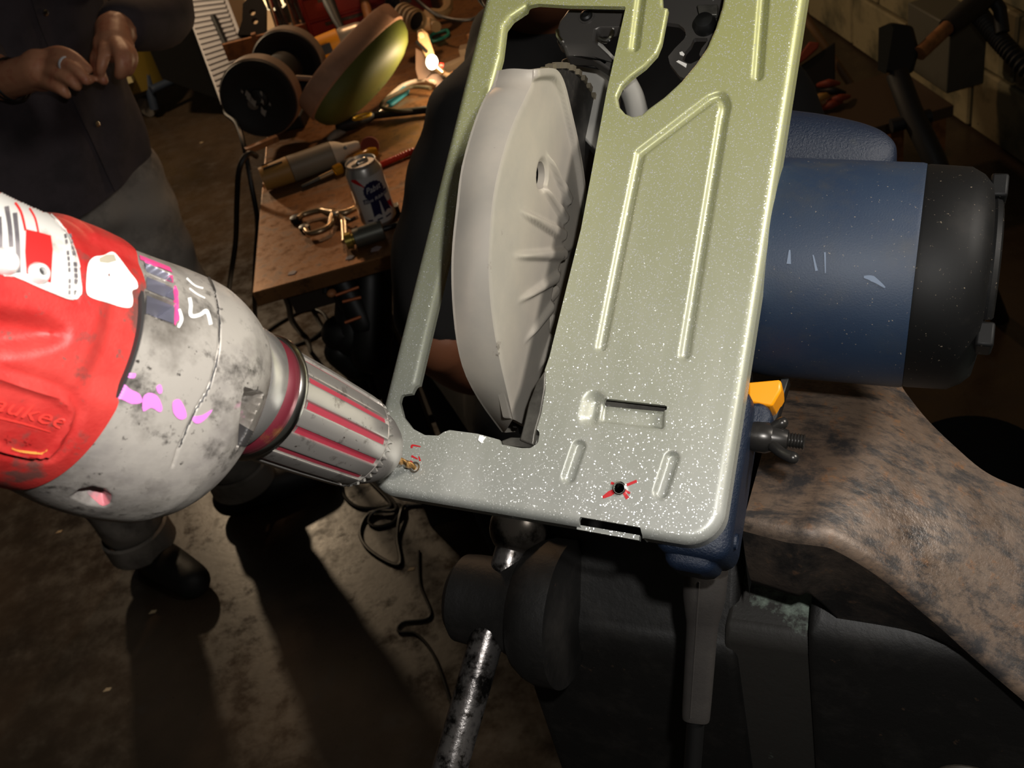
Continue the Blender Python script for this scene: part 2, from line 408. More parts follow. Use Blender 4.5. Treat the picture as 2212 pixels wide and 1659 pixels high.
# bent tab at the foot of the blade slot
tb = MB(); q = L2([(1120, 962), (1136, 900), (1150, 845), (1176, 802)], -.001)
P1 = [(a[0], a[1]) for a in q]; Q2 = L2([(1158, 950), (1163, 915), (1170, 862), (1180, 806)], -.001)
tb.prism(list(map(tuple, L2([(1122, 950), (1132, 912), (1142, 870), (1158, 828), (1177, 799), (1177, 840), (1168, 892), (1157, 930), (1152, 962)], .001))), lambda a, b, w: (a, b, w), -.004, .0010)
saw.part('riving_tab', tb, m_dsteel, local=True, bevel=.0006)
tb = MB(); tb.prism(list(map(tuple, L2([(1081, 950), (1100, 943), (1126, 944), (1155, 935), (1164, 940), (1158, 958), (1146, 966), (1084, 960)]))), lambda a, b, w: (a, b, w), -.0055, -.0012)
saw.part('tab_foot', tb, m_dsteel, local=True, bevel=.0005)
# marker crosses and the drilled hole
def mark(pts, w, name='marker_stroke', m=None, parent=None):
    V, F = decal(shoe_bvh, stroke(pts, w), 1.6, .00015); saw.part(name, (V, F), m or m_red, parent or shoe)
mark([(1302, 1075), (1318, 1066), (1332, 1058)], [5, 12, 7]); mark([(1354, 1048), (1376, 1039)], [6, 6]); mark([(1320, 1043), (1335, 1049)], [6, 4])
mark([(1345, 1060), (1356, 1077)], [6, 8]); mark([(1347, 1057), (1361, 1066)], [5, 5])
mark([(890, 968), (891, 962), (909, 965)], [4, 4, 2]); mark([(889, 985), (903, 992)], [5, 2]); mark([(905, 986), (908, 996)], [2, 4]); mark([(886, 996), (893, 1000)], [4, 3])
V, F = decal(shoe_bvh, [(1033, 951), (1036, 941), (1048, 938), (1051, 944), (1041, 958)], 3, .0003)
saw.part('white_fleck', (V, F), mat('white_fleck', (250, 248, 244), .5), shoe)
rb = MB(); rb.lathe([(-.004, .0026), (.0006, .0027), (.0009, .0023), (.0005, .0021), (-.004, .0020)], (*hole, 0), (0, 0, 1), 24, False)
saw.part('hole_burr', rb, m_chrome, shoe, local=True)
bh = MB(); bh.lathe([(.0000, .0021), (.0007, .0024), (.0004, .0016)], (*bith, 0.0001), (0, 0, 1), 18, False)
saw.part('drilled_burr', bh, m_dsteel, shoe, local=True)

# --- lower blade guard
U0, U1 = .056, .041
Apx = [(1150, 150), (1148, 179), (1136, 206), (1106, 271), (1084, 339), (1068, 407), (1060, 470), (1055, 560), (1058, 640), (1068, 720), (1082, 790), (1096, 850), (1108, 905)]
Bpx = [(1079, 152), (1068, 186), (1050, 214), (1027, 271), (1002, 361), (991, 445), (982, 530), (980, 600), (984, 680), (994, 755), (1012, 815), (1045, 875), (1088, 934)]
A = spl(LU(Apx, U0), 5); B = spl(LU(Bpx, U1), 5); N = len(A)
rows = []
for k in np.linspace(0, 1, 9):
    bul = .0012 * np.sin(np.pi * k)
    mid = A * (1 - k) + B * k; T = np.gradient(mid, axis=0); T /= np.linalg.norm(T, axis=1)[:, None]; nn = np.stack([-T[:, 1], T[:, 0]], 1)
    if nn[N // 2, 0] < 0: nn = -nn
    mid = mid + nn * bul
    rows.append(np.c_[np.full(N, U0 + (U1 - U0) * k), mid[:, 1], mid[:, 0]])
band = MB(); rows = np.array(rows)
F = [(i * N + j, i * N + j + 1, (i + 1) * N + j + 1, (i + 1) * N + j) for i in range(8) for j in range(N - 1)]
band.add(rows.reshape(-1, 3), F)
back = np.array([[-.050, .045], [-.078, .10], [-.062, .150]])
chord = spl(LU([(1262, 455), (1252, 372), (1240, 305), (1224, 235), (1210, 180), (1194, 152), (1172, 147), (1150, 150)], U0), 4)
fpoly = np.vstack([A, back, chord[:-1]])
ribs = [((1172, 400), (1218, 470)), ((1121, 455), (1214, 507)), ((1108, 553), (1216, 549)), ((1118, 652), (1218, 590)), ((1132, 740), (1216, 630)), ((1164, 800), (1206, 690)), ((1180, 330), (1226, 430))]
ribs = [(on_u(a, U0), on_u(b, U0)) for a, b in ribs]; gh = on_u((1172, 379), U0)
fs = lambda p: np.minimum(poly_d(p, fpoly), np.linalg.norm(p - gh, axis=1) - .0058)
lo, hi = fpoly.min(0), fpoly.max(0); P, F, E = sheet(lo[0], lo[1], hi[0], hi[1], .0009, fs)
lip = line_d(P, chord); h = .0022 * ss((.0046 - lip) / .0016)
dA = line_d(P, A); h -= .0015 * (1 - np.sqrt(np.clip(1 - (1 - np.clip(dA / .004, 0, 1)) ** 2, 0, 1)))
for a, b in ribs:
    ab = b - a; t = np.clip(((P - a) @ ab) / (ab @ ab), 0, 1); d = np.linalg.norm(P - a - t[:, None] * ab, axis=1)
    wd_ = .0016 + .0018 * t; h += .0021 * ss((wd_ - d) / .0016) * ss(t * 3 + .15)
h -= .004 * ss((.030 - np.linalg.norm(P - np.array([-.052, .108]), axis=1)) / .004)
gd = np.linalg.norm(P - gh, axis=1); h -= .0012 * ss((.0075 - gd) / .0016)
V, F2 = add_skirt(np.c_[U0 + h, P[:, 1], P[:, 0]], F, E, np.array([-.003, 0, 0]))
guard = saw.part('blade_guard', band, m_guard, local=True, angle=60)
saw.part('guard_face', (V, F2), m_guard, guard, local=True, angle=None)
bk = MB().prism([tuple(x) for x in np.vstack([B[::2], back, LU([(1262, 455), (1224, 235)], U1) * 0 + np.array([[-.03, .165], [.01, .185]])])], lambda a, b, w: (w, b, a), U1 - .001, U1 + .001)
saw.part('guard_back', bk, m_guard, guard, local=True, smooth=False)
# --- blade with its teeth
bl = MB(); th = np.linspace(0, 2 * np.pi, 60 * 4 + 1)[:-1]
r = np.array([.0880, .0866, .0854, .0847] * 60); c = (-.040, .130)
bl.prism([(c[0] + a * math.cos(t), c[1] + a * math.sin(t)) for a, t in zip(r, th)], lambda a, b, w: (w, b, a), .0478, .0494)
blade = saw.part('blade', bl, m_blade, local=True, smooth=False)
tip = MB().box((0, 0, 0), (.0018, .0013, .0022)); tme = new_mesh('tooth_tip', tip.V(), tip.f, mat('carbide', (150, 140, 120), .35, .7), False)
for k in range(60):
    t = 2 * math.pi * k / 60
    if not -.4 < t < 2.6 and not t > 5.9: continue
    o = saw.part('tooth_tip', None, None, blade, mesh=tme); o.location = (.0486, c[1] + .0870 * math.sin(t), c[0] + .0870 * math.cos(t)); o.rotation_euler = (math.pi / 2 - t, 0, 0)
# --- upper guard, brackets seen through the openings
m_lg = mat('light_grey_cast', (150, 148, 142), .5, .15)
ug = prismS([(1205, 150), (1212, 128), (1222, 124), (1283, 122), (1330, 168), (1330, 260), (1290, 330), (1262, 300)], -.052, -.040, nref=-.04)
saw.part('upper_guard', ug, m_lg, local=True, bevel=.001)
saw.part('guard_arm', prismS([(1268, 76), (1281, 71), (1345, 140), (1345, 190), (1322, 168), (1277, 118)], -.034, -.022, nref=-.022), m_lg, local=True, bevel=.0012)
m_br = mat('grey_bracket_steel', (84, 81, 78), .4, .45, [((170, 168, 165), 260, .70, .73)])
br = saw.part('tilt_bracket', prismS([(1226, 20), (1360, 24), (1350, 58), (1300, 58), (1288, 62), (1284, 88), (1310, 112), (1345, 150), (1330, 160), (1274, 123), (1222, 121), (1214, 96), (1203, 92), (1201, 68), (1208, 45)], -.024, -.016, nref=-.016), m_br, local=True, bevel=.0012, seg=3)
sc_ = MB(); p = on_n((1267, 36), -.016); sc_.lathe([(-.002, .0032), (.0, .0034), (.0016, .0028), (.0022, .0018), (.0010, .0016), (.0008, 0)], (*p, -.016), (0, 0, 1), 20)
saw.part('bracket_screw', sc_, m_blk, br, local=True)
sc_ = MB(); sc_.lathe([(-.002, .0040), (.0006, .0040), (.0006, .0034)], (*p, -.016), (0, 0, 1), 20); saw.part('screw_washer', sc_, m_br, br, local=True)
lipb = MB().tube(np.c_[L2([(1204, 66), (1206, 80), (1214, 92)], -.014), np.full(3, -.014)], .0012, 8); saw.part('bracket_edge', lipb, m_chrome, br, local=True)
lb = MB().tube(np.c_[spl(L2([(1326, 58), (1324, 80), (1312, 94), (1296, 88)], -.02), 5), np.full(16, -.018)], .0012, 8); saw.part('spring_wire', lb, m_chrome, br, local=True)
# tilt quadrant behind the right opening
quad = [(1395, -60), (1600, -60), (1590, 60), (1570, 110), (1553, 133), (1520, 160), (1500, 178), (1468, 165), (1447, 138), (1443, 122), (1458, 104), (1478, 84), (1482, 74), (1478, 62), (1466, 52), (1436, 48), (1395, 50)]
arc = [(1499, 82), (1533, 82), (1515, 105), (1510, 118), (1516, 126), (1490, 139), (1474, 130), (1480, 112), (1492, 98)]
pq = L2(quad, -.02); pa = L2(arc, -.02)
qs = lambda p: np.minimum(poly_d(p, pq), -poly_d(p, pa)); lo, hi = pq.min(0), pq.max(0)
P, F, E = sheet(lo[0], lo[1], hi[0], hi[1], .0008, qs); V, F2 = add_skirt(np.c_[P, np.full(len(P), -.02)], F, E, np.array([0, 0, -.0028]))
qd = saw.part('tilt_quadrant', (V, F2), m_br, local=True, angle=30)
sc_ = MB(); p = on_n((1522, 52), -.018); sc_.lathe([(-.004, .0054), (.002, .0054), (.0045, .004), (.0055, .0)], (*p, -.019), (0, 0, 1), 24); saw.part('tilt_knob', sc_, m_blk, qd, local=True)
saw.part('knob_tongue', prismS([(1505, 10), (1551, 9), (1549, 32), (1510, 32)], -.019, -.016, nref=-.016), m_dsteel, qd, local=True, bevel=.0005)
m_wht = mat('white_print', (245, 242, 235), .5)
saw.part('scale_mark', prismS([(1466, 131), (1484, 139), (1482, 147), (1461, 134)], -.0199, -.0196, nref=-.02), m_wht, qd, local=True, smooth=False)
saw.part('scale_dot', prismS([(1468, 114), (1474, 112), (1479, 118), (1477, 122), (1469, 119)], -.0199, -.0196, nref=-.02), m_wht, qd, local=True, smooth=False)
mr = MB(); mr.tube(np.c_[spl(L2([(1352, 178), (1366, 205), (1374, 232), (1380, 262), (1381, 300)], -.03), 5), np.full(21, -.03)], .0052, 12)
saw.part('gear_case_rim', mr, m_lg, local=True)

# --- motor: axis across the shoe
MV, MN, MR = .1365, -.0520, .0489
mt = MB(); mt.lathe([(.090, .030), (.110, .0440), (.140, MR - .0012), (.150, MR), (.205, MR - .0008), (.2065, MR - .0012), (.2065, MR - .003)], (0, MV, MN), (1, 0, 0), 72)
motor = saw.part('motor_housing', mt, m_blue, local=True)
cp = MB(); cp.lathe([(.2062, MR - .0035), (.2066, MR - .0016), (.2080, MR - .0013), (.2240, MR - .002), (.2290, MR - .0048), (.2325, MR - .0085), (.2345, .030), (.2350, 0)], (0, MV, MN), (1, 0, 0), 72)
cap = saw.part('motor_cap', cp, m_cap, local=True)
gk = MB()
P = np.array([[.2345, MV + .0330 * math.sin(a), MN + .0330 * math.cos(a)] for a in np.linspace(-.85, .95, 20)]); gk.tube(P, .0026, 8)
saw.part('cap_rim', gk, m_cap, cap, local=True)
for a in (-1.05, 1.02):
    bx = MB(); bx.box((.2345, MV + .0375 * math.sin(a), MN + .0375 * math.cos(a)), (.0034, .0052, .006)); saw.part('cap_lug', bx, m_cap, cap, local=True, bevel=.0012)
mbvh = bvh_of(saw.wld(mt.V()), mt.f)
m_scuff = mat('scuffed_blue', (96, 110, 130), .6)
for pts, w in (([(1866, 598), (1885, 602), (1912, 621)], [4, 13, 3]), ([(1706, 540), (1704, 570)], [3, 10]), ([(1756, 548), (1764, 585)], [2, 6]), ([(1782, 545), (1783, 590)], [4, 2])):
    V, F = decal(mbvh, stroke(pts, w), 3, .0002); saw.part('scuff', (V, F), m_scuff, motor)
# top handle (the front knob side) above the motor
hd = MB(); rs = []
for x, ry, rz in ((.100, .017, .017), (.125, .0225, .019), (.150, .0220, .0185), (.170, .0198, .0175), (.182, .0168, .0160), (.1885, .0130, .0135), (.192, .0085, .0095), (.1930, .002, .002)):
    t = np.linspace(0, 2 * np.pi, 28)[:-1]; rs.append(np.c_[np.full(27, x), .2010 + np.interp(x, [.1, .15, .19], [.006, .0035, 0]) + ry * np.cos(t), -.072 + rz * np.sin(t)])
rsd = np.transpose(np.array(rs), (1, 0, 2)); rr = []
for x in range(27): rr.append(spl(rsd[x], 5))
hd.rings(np.transpose(np.array(rr), (1, 0, 2)))
saw.part('top_handle', hd, m_bluep, local=True)
# main handle clamped in the jaws, lever, knob and bolt
hb = MB()
def rb_(u0, u1, v0, v1, n0, n1): return MB().box(((u0 + u1) / 2, (v0 + v1) / 2, (n0 + n1) / 2), ((u1 - u0) / 2, (v1 - v0) / 2, (n1 - n0) / 2))
hnd = saw.part('main_handle', rb_(.122, .1520, -.0030, .068, -.052, -.0115), m_bluep, local=True, bevel=.007, seg=4)
saw.part('handle_heel', rb_(.126, .1470, -.008, .008, -.046, -.016), m_bluep, local=True, bevel=.006, seg=3)
sc_ = MB(); p = on_n((1596, 1168), -.022); sc_.lathe([(-.002, .0035), (.0012, .0032), (.0005, .0018), (.0004, 0)], (.1518, p[1], -.026), (1, 0, 0), 16); saw.part('handle_boss', sc_, m_bluep, hnd, local=True)
saw.part('lever', prismS([(1612, 826), (1688, 820), (1688, 842), (1668, 878), (1612, 868)], -.048, -.030, nref=-.03), m_yellow, local=True, bevel=.0012)
saw.part('lever_hinge', prismS([(1596, 868), (1655, 868), (1672, 900), (1650, 935), (1596, 935)], -.050, -.026, nref=-.026), m_bluep, local=True, bevel=.003, seg=3)
saw.part('lever_guard', prismS([(1688, 815), (1706, 815), (1680, 900), (1658, 940), (1650, 938), (1672, 890)], -.054, -.045, nref=-.045), m_blk, local=True, bevel=.001)
w0 = np.array([*on_n((1600, 938), -.03), -.03]); bolt = MB()
zz = np.arange(0, .026, .0004); bolt.lathe([(z, .0030 + .00035 * math.cos(z / .0012 * 2 * math.pi)) for z in zz], w0, (1, 0, 0), 16)
m_bolt = mat('black_bolt_steel', (52, 50, 48), .3, .6)
bo = saw.part('lock_bolt', bolt, m_bolt, local=True)
nb_ = MB().lathe([(.0, .0062), (.002, .0066), (.006, .0066), (.010, .005), (.0115, .0036)], w0 + [.0045, 0, 0], (1, 0, 0), 24); saw.part('bolt_collar', nb_, m_bolt, bo, local=True)
wn = MB().lathe([(.0, .0060), (.006, .0052), (.009, .0040)], w0 + [.010, 0, 0], (1, 0, 0), 20)
wn.sausage([w0 + [.014, -.004, .003], w0 + [.018, -.007, .006], w0 + [.0225, -.0088, .0075]], [.0024, .0022, .0026], 10)
wn.sausage([w0 + [.013, .004, .002], w0 + [.016, .006, .003]], [.0024, .0026], 10)
saw.part('wing_nut', wn, m_bolt, bo, local=True)
# rubber cord boot and cord: world shapes hanging from the handle heel
m_boot = mat('grey_rubber', (42, 39, 37), .6, 0, [((52, 49, 46), 40, .45, .75)], (800, .3, .0003))
pa, pb = W(1525, 1232, .446), W(1503, 1552, .470)
T = nrm(pb - pa); Ln = np.linalg.norm(pb - pa); e1 = nrm(np.cross(T, ray(1500, 1400))); e2 = np.cross(T, e1)
rs = []
for f, wx in ((0, .0098), (.10, .0097), (.17, .0094), (.28, .0080), (.36, .0072), (.6, .0069), (.95, .0066), (.985, .0060), (1., .0048)):
    t = np.linspace(0, 2 * np.pi, 29)[:-1]; sx = np.sign(np.cos(t)) * np.abs(np.cos(t)) ** .6; sy = np.sign(np.sin(t)) * np.abs(np.sin(t)) ** .6
    rs.append(pa + T * Ln * f + wx * (sx[:, None] * e1 + .85 * sy[:, None] * e2))
rsd = np.transpose(np.array(rs), (1, 0, 2)); boot = MB().rings(np.transpose(np.array([spl(x, 4) for x in rsd]), (1, 0, 2)))
bt = saw.part('cord_boot', boot, m_boot)
seam = MB().tube([pa + T * Ln * f + e1 * (-.35 * .0075 if e1.dot(cr) > 0 else .35 * .0075) - e2 * np.sign(e2.dot(ray(1500, 1400))) * .85 * w_ * 1.02 for f, w_ in ((.02, .0097), (.17, .0093), (.3, .0079), (.6, .0069), (.95, .0066))], .0004, 6)
saw.part('boot_seam', seam, m_boot, bt)
cd = spl([pb - T * .01, pb + T * .03, pb + T * .10, pb + T * .2 + np.array([0, .005, -.02])], 6)
saw.part('power_cord', MB().tube(cd, .0042, 12), m_blk, bt)
# ---------------------------------------------------------------- DRILL (frame: s forward along the spindle, e up across it, f toward the viewer)
DT = W(897, 1010, .4209); DR0 = W(585, 872, .345)
da = nrm(DT - DR0); de_ = nrm(np.cross(da, nrm(DR0 - CAM)))
if de_[2] < 0: de_ = -de_
df = np.cross(da, de_)
if df.dot(DR0 - CAM) > 0: de_ = de_; df = -df
DRm = np.stack([da, de_, df], 1)
if np.linalg.det(DRm) < 0: print('WARNING drill frame is left-handed')
drill = Thing('hand_drill', 'worn red and grey power drill with keyed chuck boring into the silver saw sole', 'drill', DT, DRm)
m_dred = mat('drill_red_shell', (172, 34, 33), .46, 0, [((196, 62, 56), 30, .40, .66), ((112, 66, 60), 46, .555, .63), ((100, 78, 72), 140, .63, .70)], (900, .35, .0004))
m_gear = mat('scuffed_cast_alloy', (150, 144, 140), .42, .3, [((182, 176, 168), 16, .44, .58), ((98, 92, 84), 22, .50, .70), ((84, 80, 76), 60, .56, .70), ((78, 74, 70), 130, .58, .70), ((64, 60, 56), 300, .63, .70), ((206, 140, 170), 20, .69, .76)], (260, .25, .0004))
m_silver = mat('machined_alloy', (212, 208, 204), .26, .8, [((170, 160, 155), 60, .6, .75)])
m_mag = mat('magenta_paint', (150, 46, 62), .5, 0, [((150, 40, 55), 160, .5, .7)])
m_ringp = mat('dark_magenta', (100, 30, 42), .45, .2, [((120, 78, 40), 60, .56, .66)])
m_chuck = mat('worn_chuck_steel', (188, 183, 178), .33, .75, [((110, 100, 94), 120, .58, .72), ((84, 74, 68), 380, .66, .7)])
m_dark = mat('dark_recess', (52, 50, 50), .55, .1)
def section(tab):
    tab = np.array(tab); ss_ = tab[:, 0]
    return lambda s: [np.interp(s, ss_, tab[:, k]) for k in (1, 2, 3)]
def loft_pt(sec, s, th, off=0., ex=1.):
    t, b, c = sec(s); y = (t + b) / 2; hh = (t - b) / 2
    ct, st = np.cos(th), np.sin(th)
    ct = np.sign(ct) * np.abs(ct) ** ex; st = np.sign(st) * np.abs(st) ** ex
    return np.stack([s + 0 * th, y + (hh + off) * ct, (c + off) * st], -1)
def smooth_tab(tab, n=10):
    return spl(tab, n)
def loft_grid(sec, s0, s1, ds, nth, ex, disp=None):
    S = np.linspace(s0, s1, int((s1 - s0) / ds) + 2); TH = np.linspace(0, 2 * np.pi, nth + 1)[:-1]
    g, t = np.meshgrid(S, TH, indexing='ij'); o = disp(g, t) if disp else 0.
    return loft_pt(sec, g, t, o, ex)
RED = section(smooth_tab([(-.300, .016, -.040, .026), (-.260, .0195, -.046, .031), (-.2076, .0209, -.0500, .0345), (-.1876, .0226, -.0500, .036), (-.181, .0234, -.0500, .0364), (-.1755, .0237, -.0499, .0366)]))
GEAR = section(smooth_tab([(-.182, .0230, -.0492, .0358), (-.172, .0238, -.0500, .0362), (-.160, .0252, -.0520, .0372), (-.1488, .0268, -.0524, .0375), (-.1388, .0276, -.0515, .0372), (-.1340, .0272, -.0500, .0360), (-.1280, .0258, -.0475, .0335), (-.1230, .0240, -.0430, .0305), (-.1190, .0226, -.0375, .0248), (-.1174, .0219, -.0335, .0230), (-.1165, .0200, -.029, .0215)]))
EXR = .92
def base_bvh(sec, s0, s1):
    g = loft_grid(sec, s0, s1, .002, 120, EXR); m = MB().rings(drill.wld(g)); return bvh_of(m.V(), m.f)
bR0, bG0 = base_bvh(RED, -.3, -.1755), base_bvh(GEAR, -.1760, -.1168)
def st_of(bv, sec, p):
    h = bv.ray_cast(Vector(CAM), Vector(nrm(ray(*p))))
    if h[0] is None: return None
    q = drill.loc(np.array(h[0])); t, b, c = sec(q[0]); return np.array([q[0], math.atan2(q[2] / c, (q[1] - (t + b) / 2) / ((t - b) / 2)) * .036])
def poly_st(bv, sec, pts): return np.array([x for x in (st_of(bv, sec, p) for p in pts) if x is not None])
def dom(g, t): return np.stack([g.ravel(), (((t + np.pi) % (2 * np.pi)) - np.pi).ravel() * .036], 1)
# red shell relief: grip hollow, step, logo panel
hol = poly_st(bR0, RED, [(2, 668), (60, 676), (115, 690), (148, 712), (155, 735), (140, 752), (110, 765), (60, 775), (2, 778)])
hol = np.vstack([[-.26, hol[0, 1]], hol, [-.26, hol[-1, 1]]])
pan = poly_st(bR0, RED, [(3, 812), (60, 828), (110, 845), (145, 862), (158, 885), (150, 915), (128, 955), (108, 978), (80, 982), (30, 972), (3, 963)])
pan = np.vstack([[-.24, pan[0, 1]], pan, [-.24, pan[-1, 1]]])
stp = poly_st(bR0, RED, [(160, 655), (164, 700), (168, 735), (180, 748), (230, 752), (270, 742), (282, 735)])
band_ = poly_st(bR0, RED, [(160, 650), (172, 600), (165, 540), (150, 505), (120, 478)])
def dred(g, t):
    p = dom(g, t); d = np.zeros(len(p))
    d -= .0042 * ss((poly_d(p, hol) + .0005) / .005)
    pd = poly_d(p, pan); d -= .0008 * ss((.0016 - np.abs(pd + .0022)) / .0012); d += .0010 * ss((.0011 - np.abs(pd)) / .0008)
    d -= .0006 * ss((.0009 - line_d(p, band_)) / .0006)
    d += .0016 * ss((g.ravel() + .1905) / .002) * ss((.018 - p[:, 1]) / .006)
    d -= .0022 * ss((p[:, 1] - .026) / .004) * ss((.060 - p[:, 1]) / .006) * ss((g.ravel() + .190) / .006)
    return d.reshape(g.shape)
gR = loft_grid(RED, -.300, -.1755, .0009, 230, EXR, dred); mR = MB().rings(drill.wld(gR))
body = drill.part('body_shell', mR, m_dred, angle=60)
bR = bvh_of(mR.V(), mR.f)
# gear case relief: nose notch, seam, lower scoop, side vents
ntc = poly_st(bG0, GEAR, [(527, 848), (545, 852), (566, 858), (584, 872), (600, 900), (570, 950), (545, 965), (515, 962), (517, 915), (521, 875)])
seam_ = poly_st(bG0, GEAR, [(447, 596), (462, 630), (472, 680), (474, 730), (466, 790), (448, 845), (420, 890), (402, 930), (388, 965), (378, 1000)])
scp = poly_st(bG0, GEAR, [(150, 1074), (170, 1058), (200, 1050), (230, 1056), (243, 1070), (240, 1088), (225, 1096), (190, 1092)])
vts = [poly_st(bG0, GEAR, q) for q in ([(308, 560), (368, 590), (376, 612), (316, 585)], [(314, 592), (377, 620), (381, 652), (316, 624)], [(316, 632), (381, 660), (380, 705), (314, 680)])]
def dgear(g, t):
    p = dom(g, t); d = np.zeros(len(p))
    d -= .0075 * ss((poly_d(p, ntc) + .0004) / .0012)
    d -= .0005 * ss((.0006 - line_d(p, seam_)) / .0005)
    d -= .0055 * ss((poly_d(p, scp) + .0004) / .0035)
    for v in vts: d -= .0065 * ss((poly_d(p, v) + .0003) / .0009)
    return d.reshape(g.shape)
gG = loft_grid(GEAR, -.1758, -.1165, .00042, 420, EXR, dgear); mG = MB().rings(drill.wld(gG))
gear = drill.part('gear_case', mG, m_gear, angle=60)
bG = bvh_of(mG.V(), mG.f)
def dec(bv, name, pts, m, parent, step=3., off=.00025, label=None, holes=()):
    V, F = decal(bv, pts, step, off, holes)
    if F: return drill.part(name, (V, F), m, parent, label=label)
# label plate on the shell
m_lab = mat('label_white', (226, 222, 216), .4, 0, [((150, 144, 142), 50, .55, .72)])
m_lsil = mat('label_silver', (236, 234, 228), .3, .2, [((170, 164, 150), 45, .56, .7)])
m_ink = mat('label_ink', (92, 88, 92), .6, 0, [((130, 124, 126), 90, .45, .6)])
m_lred = mat('label_red', (226, 40, 40), .45, 0, [((240, 190, 180), 55, .62, .68)])
lab = dec(bR, 'label_plate', spl([(-8, 422), (60, 442), (108, 466), (140, 500), (160, 545), (173, 600), (170, 640), (160, 645), (100, 624), (50, 600), (-8, 580)], 3, True), m_lsil, body)
dec(bR, 'label_red_panel', [(54, 497), (80, 503), (108, 511), (112, 540), (108, 612), (55, 592), (52, 545)], m_lred, lab, off=.0004)
dec(bR, 'label_red_line', stroke([(31, 440), (44, 462), (53, 500)], 5), m_lred, lab, off=.0004)
dec(bR, 'label_red_line', stroke([(62, 452), (74, 474), (81, 505)], 4), m_lred, lab, off=.0004)
for k, (x0, y0, x1, y1) in enumerate([(-4, 470, -3, 575), (12, 448, 22, 535), (30, 462, 38, 590)]):
    dec(bR, 'print_row', stroke([(x0, y0), ((x0 + x1) / 2 + 2, (y0 + y1) / 2), (x1, y1)], 10), m_ink, lab, off=.0004)
for j, (tx, sz, p0, p1) in enumerate((('WARNING', 12, (150, 640), (118, 492)), ('READ MANUAL', 12, (162, 628), (128, 497)))):
    pass
def text_on(bv, txt, p0, p1, hgt, name, m, parent, off=.0004, shear=0., res=2, curve=0.):
    """lettering along the photo line p0-p1, laid on the shell"""
    G, F, sz = glyphs(txt, res, shear); p0 = np.array(p0, float); p1 = np.array(p1, float); L = np.linalg.norm(p1 - p0); ex_ = (p1 - p0) / L; ey = np.array([ex_[1], -ex_[0]])
    V = []; ok = True; good = np.ones(len(G), bool)
    for i, (x, y) in enumerate(G):
        f_ = x / sz[0]; px = p0 + ex_ * L * f_ + ey * (hgt * y / sz[1] + curve * 4 * f_ * (1 - f_))
        r_ = ray(*px); h = bv.ray_cast(Vector(CAM), Vector(nrm(r_)))
        if h[0] is None: good[i] = False; V.append(CAM); continue
        n = np.array(h[1]); n = n if n.dot(r_) < 0 else -n; V.append(np.array(h[0]) + n * off)
    F = [f for f in F if good[list(f)].all()]
    if F: return drill.part(name, (np.array(V), F), m, parent, smooth=False)
for k in range(11):
    y0 = 508 + k * 12; bow = lambda y, a, b: a + b * math.sin((y - 490) / 150 * math.pi / 1.6)
    for a_, b_, w_ in ((136, 12, 5), (147, 14, 6)):
        if (k * 7 + a_) % 5: dec(bR, 'print_row', stroke([(bow(y0, a_, b_), y0), (bow(y0 + 4, a_, b_), y0 + 4), (bow(y0 + 9, a_, b_), y0 + 9)], w_), m_ink, lab, 2.5, .0005)
dec(bR, 'label_border', stroke([(-4, 584), (50, 605), (100, 627), (164, 647), (172, 600), (160, 545), (140, 500), (108, 466)], 4), m_lsil, lab, off=.0005)
def stud(bv, p, r, name, m, parent, hh=.0016, hexa=None):
    h = bv.ray_cast(Vector(CAM), Vector(nrm(ray(*p)))); q, n = np.array(h[0]), np.array(h[1])
    if n.dot(ray(*p)) > 0: n = -n
    o = drill.part(name, MB().lathe([(-.001, r), (hh * .5, r), (hh, r * .75), (hh * 1.05, r * .4), (hh * .5, r * .38), (hh * .5, 0)], q, n, 24), m, parent)
    if hexa: drill.part(hexa, MB().lathe([(0, r * .4), (hh * .6, r * .4), (hh * .6, 0)], q, n, 6), m_dark, o)
m_scr = mat('painted_screw', (246, 244, 240), .3, .3)
stud(bR, (80, 592), .0026, 'label_screw', m_scr, body, .0022, 'hex_socket'); stud(bR, (8, 566), .0032, 'label_rivet', m_scr, body, .0022)
stk = spl([(186, 600), (190, 570), (203, 556), (222, 553), (242, 545), (258, 560), (280, 590), (294, 608), (296, 622), (284, 628), (286, 648), (282, 664), (262, 664), (230, 654), (198, 644), (186, 632)], 3, True)
dec(bR, 'torn_sticker', stk, mat('sticker_paper', (250, 248, 244), .5), body, holes=([(231, 592), (238, 590), (239, 597), (232, 598)], [(204, 624), (212, 610), (213, 616), (207, 626)]), label='torn white paper sticker')
dec(bR, 'sticker_residue', [(212, 560), (228, 552), (245, 552), (250, 565), (232, 570), (214, 568)], mat('grey_glue', (178, 170, 150), .7), body, off=.0004)
# raised script
m_emb = mat('worn_red_relief', (226, 62, 54), .42, 0, [((226, 150, 120), 60, .60, .68)])
text_on(bR, 'waukee', (-62, 868), (138, 925), 34, 'raised_lettering', m_emb, body, off=.0009, shear=.35)
dec(bR, 'script_underline', stroke([(-6, 898), (50, 912), (108, 930)], [5, 4, 2]), m_emb, body, off=.0007)
for x, y in ((18, 944), (60, 950)):
    t = np.linspace(0, 2 * np.pi, 11)[:-1]; rr_ = np.where(np.arange(10) % 2, 4, 11)
    dec(bR, 'raised_star', np.c_[x + rr_ * np.cos(t - .5), y + rr_ * np.sin(t - .5)], m_dred, body, 1.5, .0007)
dec(bR, 'worn_edge', stroke([(20, 966), (50, 974), (85, 978), (106, 968)], [2, 5, 5, 2]), mat('yellow_wear', (220, 140, 60), .5), body, off=.0006)
